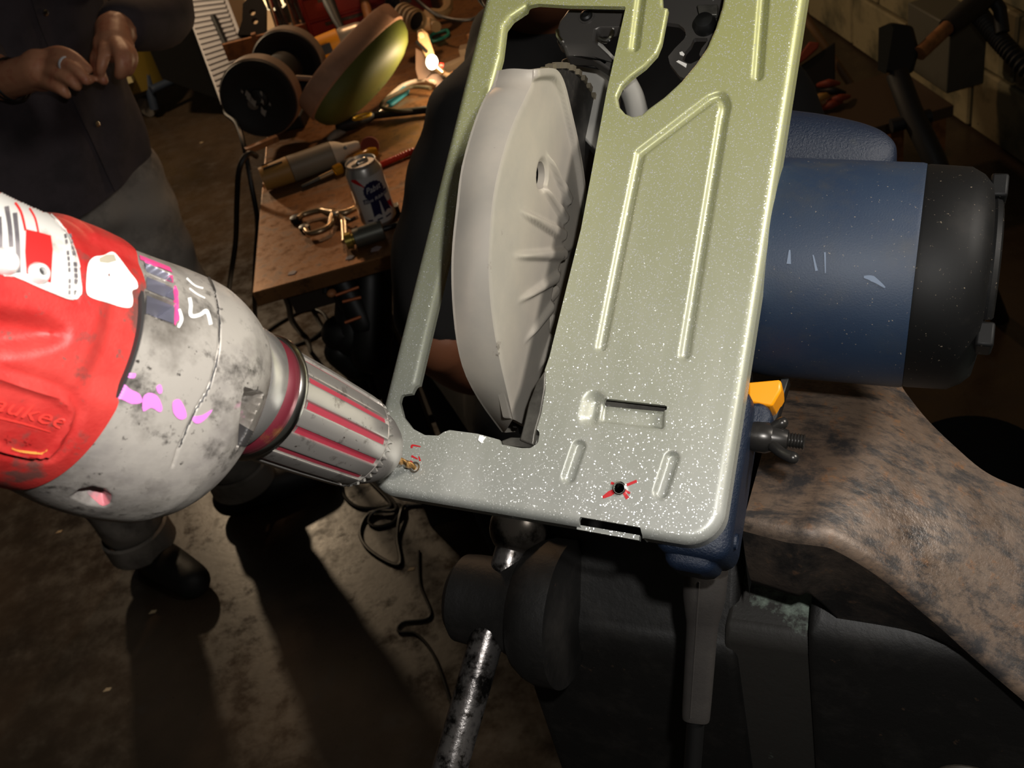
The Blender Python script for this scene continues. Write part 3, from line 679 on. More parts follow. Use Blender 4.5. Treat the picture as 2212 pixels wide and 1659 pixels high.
# paint marks, dark seam and painted-in notch shade on the gear case
m_pink = mat('pink_marker', (226, 128, 214), .55); m_mag2 = mat('pink_spray', (226, 76, 140), .5)
for pts in ([(246, 828), (262, 824), (280, 840), (300, 850), (306, 868), (284, 872), (262, 862), (244, 858)], [(308, 858), (322, 848), (340, 856), (350, 880), (344, 890), (326, 880), (308, 888)],
            [(372, 868), (386, 862), (398, 880), (402, 900), (388, 906), (374, 892)], [(416, 900), (436, 896), (458, 884), (446, 902), (430, 914), (418, 912)], [(276, 808), (292, 806), (290, 816), (278, 816)], [(336, 836), (346, 830), (350, 846), (342, 850)]):
    dec(bG, 'pink_smear', spl(pts, 3, True), m_pink, gear)
for pts in ([(300, 552), (366, 578), (372, 590), (302, 562)], [(376, 612), (384, 630), (386, 690), (378, 706), (376, 660)], [(350, 590), (374, 596), (376, 612), (360, 606)]):
    dec(bG, 'pink_edge', pts, m_mag2, gear)
m_vent = mat('vent_grey', (126, 126, 140), .4, .4)
for q in ([(309, 565), (366, 592), (374, 610), (316, 586)], [(316, 596), (374, 622), (379, 650), (317, 624)], [(317, 636), (379, 662), (377, 700), (315, 678)]):
    dec(bG, 'vent_opening', q, m_vent, gear, 2.5, .0003)
m_wpt = mat('white_paint_pen', (250, 249, 246), .45)
dec(bG, 'painted_five', stroke([(408, 644), (411, 660), (410, 678), (416, 684), (432, 680), (444, 672), (450, 684), (454, 702)], 8), m_wpt, gear, 2, label='white hand painted 5')
dec(bG, 'paint_dab', stroke([(386, 668), (391, 690), (384, 708)], [5, 8, 5]), m_wpt, gear, 2)
dec(bG, 'paint_dab', stroke([(402, 602), (420, 618), (438, 624)], [5, 4, 4]), m_wpt, gear, 2); dec(bG, 'paint_dab', stroke([(408, 624), (424, 636), (442, 645)], [4, 4, 3]), m_wpt, gear, 2)
dec(bG, 'scoop_paint', spl([(186, 1062), (214, 1058), (240, 1066), (238, 1086), (220, 1092), (204, 1080)], 3, True), mat('faded_pink', (206, 120, 128), .5, 0, [((150, 130, 132), 120, .45, .6)]), gear)
dec(bG, 'seam_line', stroke([(447, 596), (462, 630), (472, 680), (474, 730), (466, 790), (448, 845), (420, 890), (402, 930), (388, 965)], 3.2), m_dark, gear, 1.6, .0006)
dec(bG, 'notch_shadow_paint', [(518, 915), (560, 940), (545, 965), (514, 962)], m_dark, gear)  # dark patch paints the shade in the lower part of the notch
drill.part('seam_gap', MB().rings([loft_pt(RED, np.full(60, s), np.linspace(0, 2 * np.pi, 61)[:-1], -.0008, EXR) for s in (-.1767, -.1753)]), m_dark, body, local=True)
# collar, rings, chuck
ch = lambda prof, n=64: MB().lathe(prof, (0, 0, 0), (1, 0, 0), n)
drill.part('collar', ch([(-.122, .0200), (-.1185, .0222), (-.116, .0224), (-.1085, .0218), (-.1065, .0200)]), m_silver, local=True)
drill.part('magenta_ring', ch([(-.107, .0196), (-.1050, .0208), (-.1025, .0210), (-.1000, .0200)]), m_ringp, local=True, label='magenta painted ring')
chk = drill.part('chuck', ch([(-.1025, .0190), (-.1022, .0216), (-.1008, .0224), (-.0992, .0224), (-.0978, .0214), (-.0970, .0198)]), m_chrome, local=True)
nf = 14; prof = []
th = np.linspace(0, 2 * np.pi, nf * 24 + 1)[:-1]; ph = (th * nf / (2 * np.pi)) % 1
gw = np.clip((np.abs(ph - .5) - .33) / .03, 0, 1)          # 1 inside a flute
def sleeve_ring(s, R, flute=1.): r_ = R - .0011 * gw * flute; return np.stack([np.full(len(th), s), r_ * np.cos(th), r_ * np.sin(th)], 1)
sl = MB().rings([sleeve_ring(-.0980, .0200, 0), sleeve_ring(-.0972, .0208, 0), sleeve_ring(-.0955, .0207), sleeve_ring(-.075, .0201), sleeve_ring(-.060, .0194), sleeve_ring(-.0475, .0188), sleeve_ring(-.0465, .0182)])
slv = drill.part('chuck_sleeve', sl, m_chuck, chk, local=True, angle=30)
for k in range(nf):
    a = 2 * np.pi * k / nf; w_ = .155 * 2 * np.pi / nf
    V = []
    for s_, R in ((-.0950, .0207), (-.075, .0201), (-.060, .0194), (-.0480, .0188)):
        for q in (-w_, 0, w_): V.append((s_, (R - .00095) * math.cos(a + q), (R - .00095) * math.sin(a + q)))
    drill.part('flute_paint', (np.array(V), [(i * 3 + j, i * 3 + j + 1, i * 3 + j + 4, i * 3 + j + 3) for i in range(3) for j in range(2)]), m_mag, slv, local=True)
nt = 36; th2 = np.linspace(0, 2 * np.pi, nt * 4 + 1)[:-1]; tg = np.array([0, 1, 1, 0] * nt)
def tooth_ring(s, R, d): r_ = R - d * (1 - tg); return np.stack([np.full(len(th2), s) + .0012 * tg * (d > 0), r_ * np.cos(th2), r_ * np.sin(th2)], 1)
drill.part('key_teeth', MB().rings([tooth_ring(-.0466, .0186, 0), tooth_ring(-.0456, .0186, .0004), tooth_ring(-.0440, .0181, .0014), tooth_ring(-.0432, .0160, .0006)]), m_chuck, chk, local=True, angle=25)
nose = drill.part('chuck_nose', ch([(-.0450, .0162), (-.0400, .0160), (-.0340, .0150), (-.0285, .0128), (-.0245, .0100), (-.0222, .0072), (-.0216, .0040), (-.0235, .0030)]), m_chuck, chk, local=True)
nb2 = bvh_of(drill.wld(ch([(-.0450, .0162), (-.0400, .0160), (-.0340, .0150), (-.0285, .0128), (-.0245, .0100), (-.0222, .0072)]).V()), ch([(-.0450, .0162), (-.0400, .0160), (-.0340, .0150), (-.0285, .0128), (-.0245, .0100), (-.0222, .0072)]).f)
h = nb2.ray_cast(Vector(CAM), Vector(nrm(ray(797, 930))))
if h[0] is not None:
    q, n = np.array(h[0]), np.array(h[1]); n = n if n.dot(ray(797, 930)) < 0 else -n
    drill.part('key_hole', MB().lathe([(.0004, .0034), (.0008, .0030), (-.001, .0027)], q, n, 24, False), m_chuck, nose)
    drill.part('key_hole_bore', MB().lathe([(.0003, .0029), (.00035, 0)], q, n, 24), m_hole, nose)
for k in range(3):
    a = 2 * np.pi * k / 3 + .5; jw = MB(); jw.box((-.0195, .0028 * math.cos(a), .0028 * math.sin(a)), (.0035, .0014, .0014)); drill.part('jaw', jw, m_chuck, chk, local=True, bevel=.0004)
m_bit = mat('titanium_bit', (196, 150, 92), .3, .9, [((110, 88, 60), 300, .5, .7)])
S = np.linspace(-.021, .0004, 44); fl = MB(); t = np.linspace(0, 2 * np.pi, 17)[:-1]; rs = []
for s_ in S:
    tw = (s_ + .014) * 520 if s_ > -.014 else 0; dp = .45 if s_ > -.014 else 0.; tipf = min(1., (.0006 - s_) / .0016)
    r_ = .00155 * tipf * (1 - dp * np.exp(-((np.cos(t - tw)) ** 2 - 1) ** 2 * 9)); rs.append(np.stack([np.full(16, s_), r_ * np.cos(t), r_ * np.sin(t)], 1))
drill.part('drill_bit', fl.rings(rs), m_bit, local=True, angle=50)
# pistol grip (out of frame)
drill.part('pistol_grip', MB().sausage([(-.262, -.03, 0), (-.270, -.075, 0), (-.285, -.125, 0)], [.020, .019, .021], 16), m_dred, local=True)
# ---------------------------------------------------------------- SETTING
def floor_mat():
    t = NT('concrete_floor'); n1 = t.noise(1.6, 6, .6).outputs[0]; n2 = t.noise(14, 8, .7).outputs[0]; n3 = t.noise(70, 4, .6).outputs[0]
    c = t.mix(t.ramp(n1, .38, .62), lin((42, 34, 26)), lin((64, 52, 40)))
    c = t.mix(t.ramp(n2, .56, .72), c, lin((58, 50, 42))); c = t.mix(t.ramp(n3, .68, .72), c, lin((36, 32, 28)))
    t.l(c, t.b.inputs['Base Color']); t.l(t.ramp(n2, .2, 1.1), t.b.inputs['Roughness']); t.bump(n3, .25, .0007); t.bump(n2, .2, .001); return t.m
m_floor = floor_mat()
def plane(name, pts, m, kind='structure'):
    o = top(name, (np.array(pts, float), [(0, 1, 2, 3)]), m, base=pts[0], kind=kind, smooth=False); return o
floor = plane('floor', [(-5, -1.5, 0), (2.2, -1.5, 0), (2.2, 7.5, 0), (-5, 7.5, 0)], m_floor)
m_wall = mat('painted_block', (132, 122, 92), .75, 0, [((70, 68, 50), 5, .45, .7), ((40, 38, 30), 24, .64, .72)], (60, .5, .004))
m_mortar = mat('mortar', (44, 42, 34), .9, 0, [], (120, .5, .003))
wr = plane('wall_right', [(1.62, -1.5, 0), (1.62, 7.5, 0), (1.62, 7.5, 3.2), (1.62, -1.5, 3.2)], m_mortar)
bb = MB().box((0, 0, 0), (.045, .196, .096)); bme = new_mesh('block', bb.V(), bb.f, m_wall, False)
for r in range(12):
    for k in range(16):
        y = .4 + k * .405 + (.2 if r % 2 else 0); z = .1 + r * .203
        if y > 5.6: continue
        o = bpy.data.objects.new('block', bme); C.objects.link(o); o.parent = wr
        o.location = (-.04 + random.uniform(-.002, .002), y + 1.5, z)
        b = o.modifiers.new('b', 'BEVEL'); b.width = .006; b.segments = 1
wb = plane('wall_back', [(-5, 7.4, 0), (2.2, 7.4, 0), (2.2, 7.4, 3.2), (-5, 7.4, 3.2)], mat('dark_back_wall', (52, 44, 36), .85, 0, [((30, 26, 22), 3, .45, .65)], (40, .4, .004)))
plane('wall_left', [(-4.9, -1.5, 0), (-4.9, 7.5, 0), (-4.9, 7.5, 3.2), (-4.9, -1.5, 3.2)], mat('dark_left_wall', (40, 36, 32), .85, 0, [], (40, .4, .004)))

# ---------------------------------------------------------------- VISE (a along its screw, b away from the viewer, z up)
VA = nrm([.864, -.503, 0]); VB = np.array([-VA[1], VA[0], 0]); ZU = np.array([0, 0, 1.])
VX = np.stack([VA, VB, ZU], 1)
def VV(a, b, z): return VA * a + VB * b + ZU * z
def iron(name, wear):
    t = NT(name); a = t.noise(26, 8, .68).outputs[0]; b = t.noise(110, 6, .7).outputs[0]; c = t.noise(9, 4, .6).outputs[0]; d = t.noise(60, 8, .75, mul=(.5, 1.6, 1)).outputs[0]
    if wear:
        col = t.mix(t.ramp(c, .35, .65), lin((90, 73, 60)), lin((104, 90, 78))); col = t.mix(t.ramp(b, .56, .72), col, lin((122, 84, 52)))
        e = t.noise(200, 6, .7, mul=(.5, 1.4, 1)).outputs[0]; col = t.mix(t.ramp(d, .48, .60), col, lin((50, 47, 46))); col = t.mix(t.ramp(e, .50, .72), col, lin((58, 52, 48))); col = t.mix(t.ramp(a, .55, .66), col, lin((34, 32, 33)))
        t.b.inputs['Metallic'].default_value = .2; t.l(t.ramp(a, .1, 1.0), t.b.inputs['Roughness'])
    else:
        col = t.mix(t.ramp(a, .5, .68), lin((17, 16, 15)), lin((32, 30, 28))); col = t.mix(t.ramp(b, .66, .76), col, lin((74, 56, 42)))
        t.b.inputs['Roughness'].default_value = .55
    t.l(col, t.b.inputs['Base Color']); t.bump(a, .5, .0012); t.bump(b, .6, .0006); return t.m
m_worn, m_iron = iron('worn_bare_iron', True), iron('greasy_black_iron', False)
vise = Thing('bench_vise', 'huge old blackened blacksmith vise with brown worn jaw holding the saw', 'vise', VV(0, .42, 0), VX)
# fixed jaw: worn top swooping down to the right, dark skirt below
def zs(pts): return np.array([ZP(x, y, z) for x, y, z in pts])
far = spl(zs([(1700, 790, 1.168), (1760, 792, 1.167), (1860, 792, 1.164), (1925, 805, 1.16), (1958, 850, 1.156), (2002, 905, 1.15), (2060, 962, 1.143), (2130, 1020, 1.134), (2212, 1056, 1.124), (2320, 1090, 1.11)]), 6)
near = spl(zs([(1613, 1100, 1.166), (1660, 1112, 1.166), (1710, 1124, 1.166), (1752, 1128, 1.167), (1800, 1138, 1.164), (1860, 1170, 1.156), (1935, 1222, 1.143), (2020, 1292, 1.127), (2130, 1390, 1.104), (2320, 1550, 1.07)]), 6)
n_ = len(far); K = 26; rows = []
for k in range(K + 1):
    f_ = k / K; p = far * (1 - f_) + near * f_; p[:, 2] += .006 * np.sin(np.pi * f_) * np.linspace(.1, 1, n_)
    rows.append(p)
# rolled front edge and skirt
outw = np.array([-VB * 1.0 for _ in range(n_)])
tng = np.gradient(near, axis=0); nout = np.cross(tng, ZU); nout /= np.linalg.norm(nout, axis=1)[:, None]
if nout[5].dot(-VB) < 0: nout = -nout
for a in np.linspace(0, np.pi / 2, 6)[1:]:
    rr_ = .007; rows.append(near + nout * rr_ * np.sin(a) - ZU * rr_ * (1 - np.cos(a)))
top_n = len(rows)
rows = np.array(rows); F = [(i * n_ + j, i * n_ + j + 1, (i + 1) * n_ + j + 1, (i + 1) * n_ + j) for i in range(len(rows) - 1) for j in range(n_ - 1)]
jaw = vise.part('fixed_jaw', (rows.reshape(-1, 3), F), m_worn, angle=None)
drop = np.interp(np.arange(n_), [0, 13, 17, 22, 30, n_ - 1], [.040, .041, .036, .032, .02, .01])
sk = [rows[-1]]; base_ = rows[-1]
aj = base_ @ VA; low = np.array([VV(a_, .3175, min(1.0862, z_ - .004)) for a_, z_ in zip(aj, base_[:, 2])]); wj = np.clip((np.arange(n_) - 16) / 7., 0, 1)[:, None]
for f_ in (.25, .5, .75, .9, 1.):
    p = base_.copy(); p[:, 2] -= drop * f_; p -= nout * .004 * f_ ** 3
    sk.append(p * (1 - wj) + wj * (base_ + (low - base_) * f_ - ZU * .006 * np.sin(np.pi * f_)))
for f_ in (.3, .7, 1.):
    p = sk[5].copy(); p -= nout * .05 * f_; p[:, 2] -= .010 * f_; sk.append(p)
sk = np.array(sk); F = [(i * n_ + j, i * n_ + j + 1, (i + 1) * n_ + j + 1, (i + 1) * n_ + j) for i in range(len(sk) - 1) for j in range(n_ - 1)]
def dark_worn():
    t = NT('dark_worn_iron'); a = t.noise(30, 8, .7).outputs[0]; b = t.noise(120, 6, .7).outputs[0]
    col = t.mix(t.ramp(a, .42, .62), lin((30, 28, 27)), lin((66, 57, 50))); col = t.mix(t.ramp(b, .6, .72), col, lin((84, 62, 46))); t.l(col, t.b.inputs['Base Color']); t.b.inputs['Roughness'].default_value = .5; t.bump(a, .5, .0012); t.bump(b, .5, .0006); return t.m
vise.part('jaw_front', (sk.reshape(-1, 3), F), dark_worn(), jaw, angle=None)
# gripping face at the left end and the rear side of the jaw
lf = np.vstack([rows[:, 0, :]]); lo_ = lf - ZU * .046; m_ = len(lf)
vise.part('jaw_face', (np.vstack([lf, lo_]), [(i, i + 1, i + 1 + m_, i + m_) for i in range(m_ - 1)]), m_iron, jaw, angle=None)
fr = far; fo = far - ZU * .12 + VB * .01
vise.part('jaw_rear', (np.vstack([fr, fo]), [(i, i + 1, i + 1 + n_, i + n_) for i in range(n_ - 1)]), m_iron, jaw, angle=None)
def profbox(prof, a0, a1, skew=0.):
    return MB().prism(prof, lambda b, z, w: VV(w, b, z), a0, a1)
body_prof = [(.306, .6), (.306, 1.070), (.309, 1.083), (.316, 1.089), (.345, 1.108), (.358, 1.06), (.358, .6)]
vise.part('fixed_body', profbox(body_prof, -.057, .34), m_iron, bevel=.005, seg=3)
slide_prof = [(.311, .6), (.311, 1.066), (.316, 1.073), (.36, 1.086), (.40, 1.09), (.40, .6)]
m_green = iron('slide_iron', False)
def verdigris():
    t = NT('slide_patina'); a = t.noise(90, 8, .7).outputs[0]; b = t.noise(14, 3, .5).outputs[0]
    mm_ = t.new('ShaderNodeMath', operation='ADD'); t.l(a, mm_.inputs[0]); t.l(b, mm_.inputs[1])
    sx = t.new('ShaderNodeSeparateXYZ'); t.l(t.co.outputs['Object'], sx.inputs[0]); up_ = t.new('ShaderNodeMath', operation='MULTIPLY_ADD'); t.l(t.ramp(sx.outputs[2], 1.064, 1.082), up_.inputs[0]); up_.inputs[1].default_value = .62; t.l(mm_.outputs[0], up_.inputs[2])
    col = t.mix(t.ramp(up_.outputs[0], 1.36, 1.56), lin((40, 38, 35)), lin((122, 136, 124))); t.l(col, t.b.inputs['Base Color']); t.b.inputs['Roughness'].default_value = .6; t.bump(a, .6, .0008); return t.m
vise.part('slide_bar', profbox(slide_prof, -.100, .20), verdigris(), bevel=.003, seg=2)
move_prof = [(.306, .6), (.306, 1.044), (.309, 1.057), (.317, 1.064), (.350, 1.112), (.372, 1.132), (.44, 1.135), (.44, .6)]
vise.part('moving_body', profbox(move_prof, -.222, -.094), m_iron, bevel=.005, seg=3)
mj = MB(); mj.box(VV(-.130, .385, 1.135), (.030, .05, .030), VX); vise.part('moving_jaw', mj, m_iron, bevel=.008, seg=3)
# flange and boss of the screw
fl_c = W(1172, 1318, .545)
vise.part('screw_flange', MB().lathe([(-.012, .026), (-.008, .034), (-.002, .038), (.004, .040), (.016, .040)], fl_c, VA, 48), m_iron)
hd_ = MB().lathe([(-.052, .0), (-.052, .020), (-.048, .0245), (-.040, .0252), (-.020, .0252), (-.010, .029), (0, .032)], fl_c, VA, 48)
scr = vise.part('screw_head', hd_, m_iron)
m_bar = mat('polished_bar', (136, 132, 130), .25, .85, [((34, 32, 31), 60, .50, .60), ((60, 56, 52), 200, .55, .66)], (220, .5, .0006))
Hc = W(1075, 1298, .545); bd = nrm(W(972, 1659, .525) - Hc); bt1 = Hc + bd * .27
bt0 = Hc - bd * min(np.linspace(.03, .12, 90), key=lambda t_: abs(PJ(Hc - bd * t_)[1] - 1141))
bar = vise.part('handle_bar', MB().tube([bt0 + (bt1 - bt0) * t_ for t_ in np.linspace(0, 1.0, 12)], .0094, 24), m_bar)
vise.part('handle_ball', MB().ell(bt0, (.0162, .0162, .0162), n=32, m=20), mat('dark_ball', (120, 114, 108), .3, .6, [((40, 38, 36), 60, .5, .65)]), bar)
vise.part('handle_ball', MB().ell(bt1, (.0158, .0158, .0158), n=24, m=14), m_bar, bar)
# pedestal under the vise
vise.part('pedestal', MB().box(VV(.05, .40, .31), (.16, .08, .30), VX), m_iron, bevel=.01)
vise.part('pedestal_foot', MB().box(VV(.05, .42, .01), (.26, .22, .01), VX), m_iron, bevel=.004)
lug = MB().tube(VA * 0 + np.array([VV(.02 + .016 * math.cos(t_), .3045, .985 + .014 * math.sin(t_)) for t_ in np.linspace(.5, 5.6, 24)]), .0016, 8)
vise.part('cast_ring_mark', lug, mat('rubbed_iron', (60, 54, 46), .6))
# ---------------------------------------------------------------- PEOPLE
m_skin = mat('skin', (176, 122, 92), .5, 0, [((160, 96, 72), 40, .5, .7)], (300, .25, .0006), **{'Subsurface Weight': .08, 'Subsurface Radius': (.01, .004, .002)})
m_shirt = mat('black_shirt', (60, 52, 57), .85, 0, [((48, 42, 46), 20, .45, .65)], (900, .3, .0006))
m_jean = mat('worn_grey_denim', (138, 132, 126), .9, 0, [((84, 80, 76), 9, .45, .65)], (700, .4, .0008))
m_boot2 = mat('black_boot', (16, 15, 14), .6, 0, [], (120, .3, .001))
m_hair = mat('dark_hair', (30, 22, 18), .7, 0, [], (300, .8, .002))
PF = np.array([.527, -.85, 0.]); PR = np.array([-.85, -.527, 0.])
BMn = np.array([-.755, 1.74, 0.])
def lean(z): return BMn - PR * np.interp(z, [0, .5, .88, 1.0, 1.1, 1.2, 1.5, 1.8], [0, .0, .035, .065, .085, .10, .12, .12])
def PB(r, f, z): return lean(z) + PR * r + PF * f + ZU * z
man = Thing('person', 'standing person in open dark shirt and worn grey jeans, fiddling with both hands', 'person', BMn)
AA, AB = np.array([-.885, 1.70, .09]), np.array([-.66, 1.82, .09])
elL, elR = W(352, 8, 1.66), W(-120, 70, 1.56); wrL, wrR = W(246, 66, 1.50), W(8, 176, 1.49)
b = MB()
b.ell(PB(0, .01, 1.62), (.075, .095, .115), np.stack([PR, PF, ZU], 1), 24, 16)
b.sausage([PB(0, -.01, 1.42), PB(0, .0, 1.54)], [.062, .056])
b.ell(PB(0, .095, 1.60), (.014, .02, .022), np.stack([PR, PF, ZU], 1))        # nose
for s in (-1, 1): b.ell(PB(.076 * s, 0, 1.62), (.012, .022, .032), np.stack([PR, PF, ZU], 1))
b.ell(PB(0, .075, 1.535), (.04, .03, .03), np.stack([PR, PF, ZU], 1))
b.sausage([PB(0, 0, 1.40), PB(0, 0, 1.15), PB(0, 0, .92)], [.11, .105, .11])
b.sausage([PB(-.17, 0, 1.40), PB(.17, 0, 1.40)], [.05, .05])
b.sausage([PB(-.175, 0, 1.39), elL, wrL], [.040, .034, .028]); b.sausage([PB(.175, 0, 1.39), elR, wrR], [.040, .036, .029])
for s, an in ((1, AA), (-1, AB)): b.sausage([PB(.09 * s, 0, .90), (PB(.09 * s, .02, .48) + an * 1 + ZU * .39) / 2 if 0 else PB(.095 * s, .03, .48) * .6 + (np.array([an[0], an[1], .48])) * .4, an], [.075, .05, .035])
def hand(b, wr, palm, pr, fingers):
    b.sausage([wr, (wr + palm) / 2, palm], [.027, .027, .026], 14)
    b.ell(palm, pr[0], pr[1], 20, 12)
    for pts, r in fingers: b.sausage([W(*p) for p in pts], r, 12)
c1 = W(84, 152, 1.452)
vx = nrm(W(120, 150, 1.447) - W(40, 166, 1.465)); vz = nrm(CAM - c1); vy = nrm(np.cross(vz, vx)); vz = np.cross(vx, vy)
hand(b, wrR, c1, ((.034, .031, .017), np.stack([vx, vy, vz], 1)), [
    ([(100, 120, 1.452), (128, 113, 1.434), (160, 124, 1.422), (190, 150, 1.420)], [.0105, .0100, .0088, .0074]),
    ([(100, 138, 1.447), (130, 134, 1.425), (162, 148, 1.412), (186, 174, 1.412)], [.0108, .0102, .0090, .0076]),
    ([(96, 158, 1.447), (122, 160, 1.426), (150, 172, 1.416), (166, 186, 1.420)], [.0104, .0100, .0090, .0080]),
    ([(88, 178, 1.452), (110, 184, 1.434), (132, 194, 1.426), (144, 204, 1.430)], [.0096, .0090, .0082, .0072]),
    ([(70, 130, 1.462), (110, 140, 1.470), (160, 160, 1.455), (192, 172, 1.440)], [.0115, .0108, .0095, .0080])])
c2 = W(246, 98, 1.475)
vx = nrm(W(246, 120, 1.46) - wrL); vz = nrm(CAM - c2); vy = nrm(np.cross(vz, vx)); vz = np.cross(vx, vy)
hand(b, wrL, c2, ((.033, .030, .018), np.stack([vx, vy, vz], 1)), [
    ([(228, 88, 1.466), (226, 112, 1.446), (221, 136, 1.438), (217, 154, 1.440)], [.0108, .0100, .0088, .0072]),
    ([(246, 92, 1.458), (258, 116, 1.436), (262, 142, 1.432), (258, 162, 1.440)], [.0108, .0102, .0092, .0078]),
    ([(258, 94, 1.460), (272, 116, 1.440), (274, 142, 1.438), (266, 160, 1.448)], [.0104, .0098, .0088, .0076]),
    ([(266, 96, 1.470), (284, 114, 1.455), (286, 136, 1.452), (278, 156, 1.460)], [.0096, .0088, .0080, .0070]),
    ([(224, 100, 1.480), (210, 124, 1.474), (212, 150, 1.460), (224, 174, 1.450)], [.0115, .0108, .0095, .0078])])
V, F = blob(b, .0034, 3)
skin = man.part('body', (V, F), m_skin, angle=None)
sbv = bvh_of(V, F)
hr = MB().ell(PB(0, -.012, 1.66), (.085, .105, .10), np.stack([PR, PF, ZU], 1), 24, 16)
man.part('hair', hr, m_hair)
for s in (-1, 1): man.part('eye', MB().ell(PB(.03 * s, .088, 1.63), (.012, .010, .009), np.stack([PR, PF, ZU], 1), 12, 8), m_wht)
# ring and wrist bands
def band_at(name, px, dirpx, rad, thick, m, wide=1., n=28):
    c = W(*px); a = nrm(W(*dirpx) - c); u_ = nrm(np.cross(a, ZU)); w_ = np.cross(a, u_); t = np.linspace(0, 2 * np.pi, n + 1)[:-1]
    P = c + rad * (np.cos(t)[:, None] * u_ + np.sin(t)[:, None] * w_); rs = []
    q = np.linspace(0, 2 * np.pi, 9)[:-1]
    for k in range(n):
        o_ = nrm(P[k] - c); rs.append(P[k] + thick * np.cos(q)[:, None] * o_ + thick * wide * np.sin(q)[:, None] * a)
    return man.part(name, MB().rings(np.array(rs), close=True), m, skin)
band_at('finger_ring', (142, 139, 1.4195), (160, 147, 1.412), .0106, .0012, mat('silver_ring', (226, 226, 232), .25, .4), 2.2)
band_at('wrist_band', (27, 172, 1.482), (84, 152, 1.452), .0315, .0016, m_blk, 1.6); band_at('wrist_band', (19, 174, 1.486), (84, 152, 1.452), .0315, .0016, m_blk, 1.2)
# shirt
zz = np.linspace(.865, 1.46, 46); th = np.linspace(0, 2 * np.pi, 73)[:-1]; rs = []
for z in zz:
    rw = np.interp(z, [.80, .88, 1.0, 1.15, 1.32, 1.40, 1.44, 1.46], [.222, .218, .205, .205, .215, .20, .14, .085]); rd = np.interp(z, [.80, .9, 1.1, 1.35, 1.44, 1.46], [.150, .145, .132, .128, .09, .08])
    fo = 1 + .022 * np.sin(th * 7 + z * 9) + .016 * np.sin(th * 13 - z * 23) + .012 * np.sin(th * 4 + z * 31)
    dz = (z < .95) * (.02 * np.cos(th * 2) + .02 * np.sin(th)) * (.95 - z) * 8
    rs.append(lean(z)[None] + ZU * z + (rw * fo * np.cos(th))[:, None] * PR + (rd * fo * np.sin(th))[:, None] * PF + dz[:, None] * ZU)
mb = MB().rings(np.array(rs), False)
m_shirt2 = m_shirt
shirt = man.part('shirt', mb, m_shirt, angle=None); shb = bvh_of(mb.V(), mb.f)
for nm, e, w_, s_ in (('left', elL, wrL, -1), ('right', elR, wrR, 1)):
    f0 = e + (w_ - e) * (.80 if s_ < 0 else .62)
    sl_ = MB().sausage([PB(.16 * s_, 0, 1.41), PB(.205 * s_, 0, 1.33), e, f0], [.075, .072, .050, .040], 18)
    man.part('sleeve', sl_, m_shirt, shirt)
def man_dec(name, pts, m, off, parent, step=4.):
    V, F = decal(shb, pts, step, off); 
    if F: return man.part(name, (V, F), m, parent, angle=None)
m_plum = mat('plum_shirt_panel', (62, 52, 56), .85, 0, [((48, 40, 44), 14, .45, .65)], (900, .3, .0006))
man_dec('placket', stroke([(64, -60), (100, 60), (150, 170), (196, 272), (264, 420)], 27), m_shirt, .003, shirt)
for p in ((95, 27), (207, 268)):
    h = shb.ray_cast(Vector(CAM), Vector(nrm(ray(*p))))
    if h[0] is not None:
        n_2 = np.array(h[1]); n_2 = n_2 if n_2.dot(ray(*p)) < 0 else -n_2
        man.part('snap_button', MB().lathe([(0, .0055), (.002, .005), (.0028, .002), (.0028, 0)], np.array(h[0]) + n_2 * .003, n_2, 16), m_chrome, shirt)
# jeans, boots
b = MB(); b.ell(PB(-.03, 0, .86), (.18, .125, .13), np.stack([PR, PF, ZU], 1))
knA = PB(.10, .03, .48) * .55 + np.array([AA[0], AA[1], .48]) * .45; knB = PB(-.10, .03, .48) * .55 + np.array([AB[0], AB[1], .48]) * .45
b.sausage([PB(.07, 0, .84), knA, AA + ZU * .05], [.105, .082, .066], 20); b.sausage([PB(-.125, 0, .84), knB - PR * .035, AB + ZU * .05], [.105, .085, .066], 20)
V, F = blob(b, .012, 5); V = V + .004 * np.sin(V[:, [2]] * 70 + V[:, [0]] * 40) * (nrm([1, -1, 0])[None])
jn = man.part('jeans', (V, F), m_jean, angle=None)
for an in (AA, AB):
    man.part('cuff', MB().lathe([(-.035, .072), (-.03, .076), (.02, .075), (.025, .070)], an + ZU * .02, ZU, 24, False), m_jean, jn)
for an, tp in ((AA, ZP(425, 1275)), (AB, ZP(640, 1060))):
    d_ = nrm((tp - an) * np.array([1, 1, 0])); b = MB()
    b.sausage([an + ZU * .05, an - ZU * .02], [.05, .052]); b.sausage([an * [1, 1, 0] - d_ * .045 + ZU * .045, an * [1, 1, 0] + d_ * .06 + ZU * .045, an * [1, 1, 0] + d_ * .155 + ZU * .038], [.043, .047, .040])
    V, F = blob(b, .008, 4); V[:, 2] = np.maximum(V[:, 2], .0); man.part('boot', (V, F), m_boot2, angle=None)
# seated helper behind the saw
hlp = Thing('person', 'person in black tee bent over behind the saw guard, back of neck showing', 'person', (.1, 1.15, 0))
b = MB()
shL, shRt = W(1050, 285, 1.13), W(1640, 250, 1.22); nk = W(1185, 70, 1.17); hip = W(1300, 800, 1.28)
b.sausage([W(1180, 90, 1.18), W(1172, 10, 1.15), W(1150, -60, 1.12)], [.058, .054, .06], 18)
b.ell(W(1150, -150, 1.10), (.078, .10, .11), np.stack([cr, nrm(np.cross(cu, cr)), cu], 1), 24, 16)
b.sausage([shL, W(965, 500, 1.12), W(945, 735, 1.10)], [.048, .045, .040], 16)
b.sausage([W(945, 735, 1.10), W(1040, 790, 1.22), W(1130, 700, 1.40)], [.040, .036, .027], 16)
b.sausage([shRt, W(1740, 480, 1.25), W(1700, 640, 1.30)], [.048, .044, .038], 16); b.sausage([W(1700, 640, 1.30), W(1560, 560, 1.45)], [.038, .028], 16)
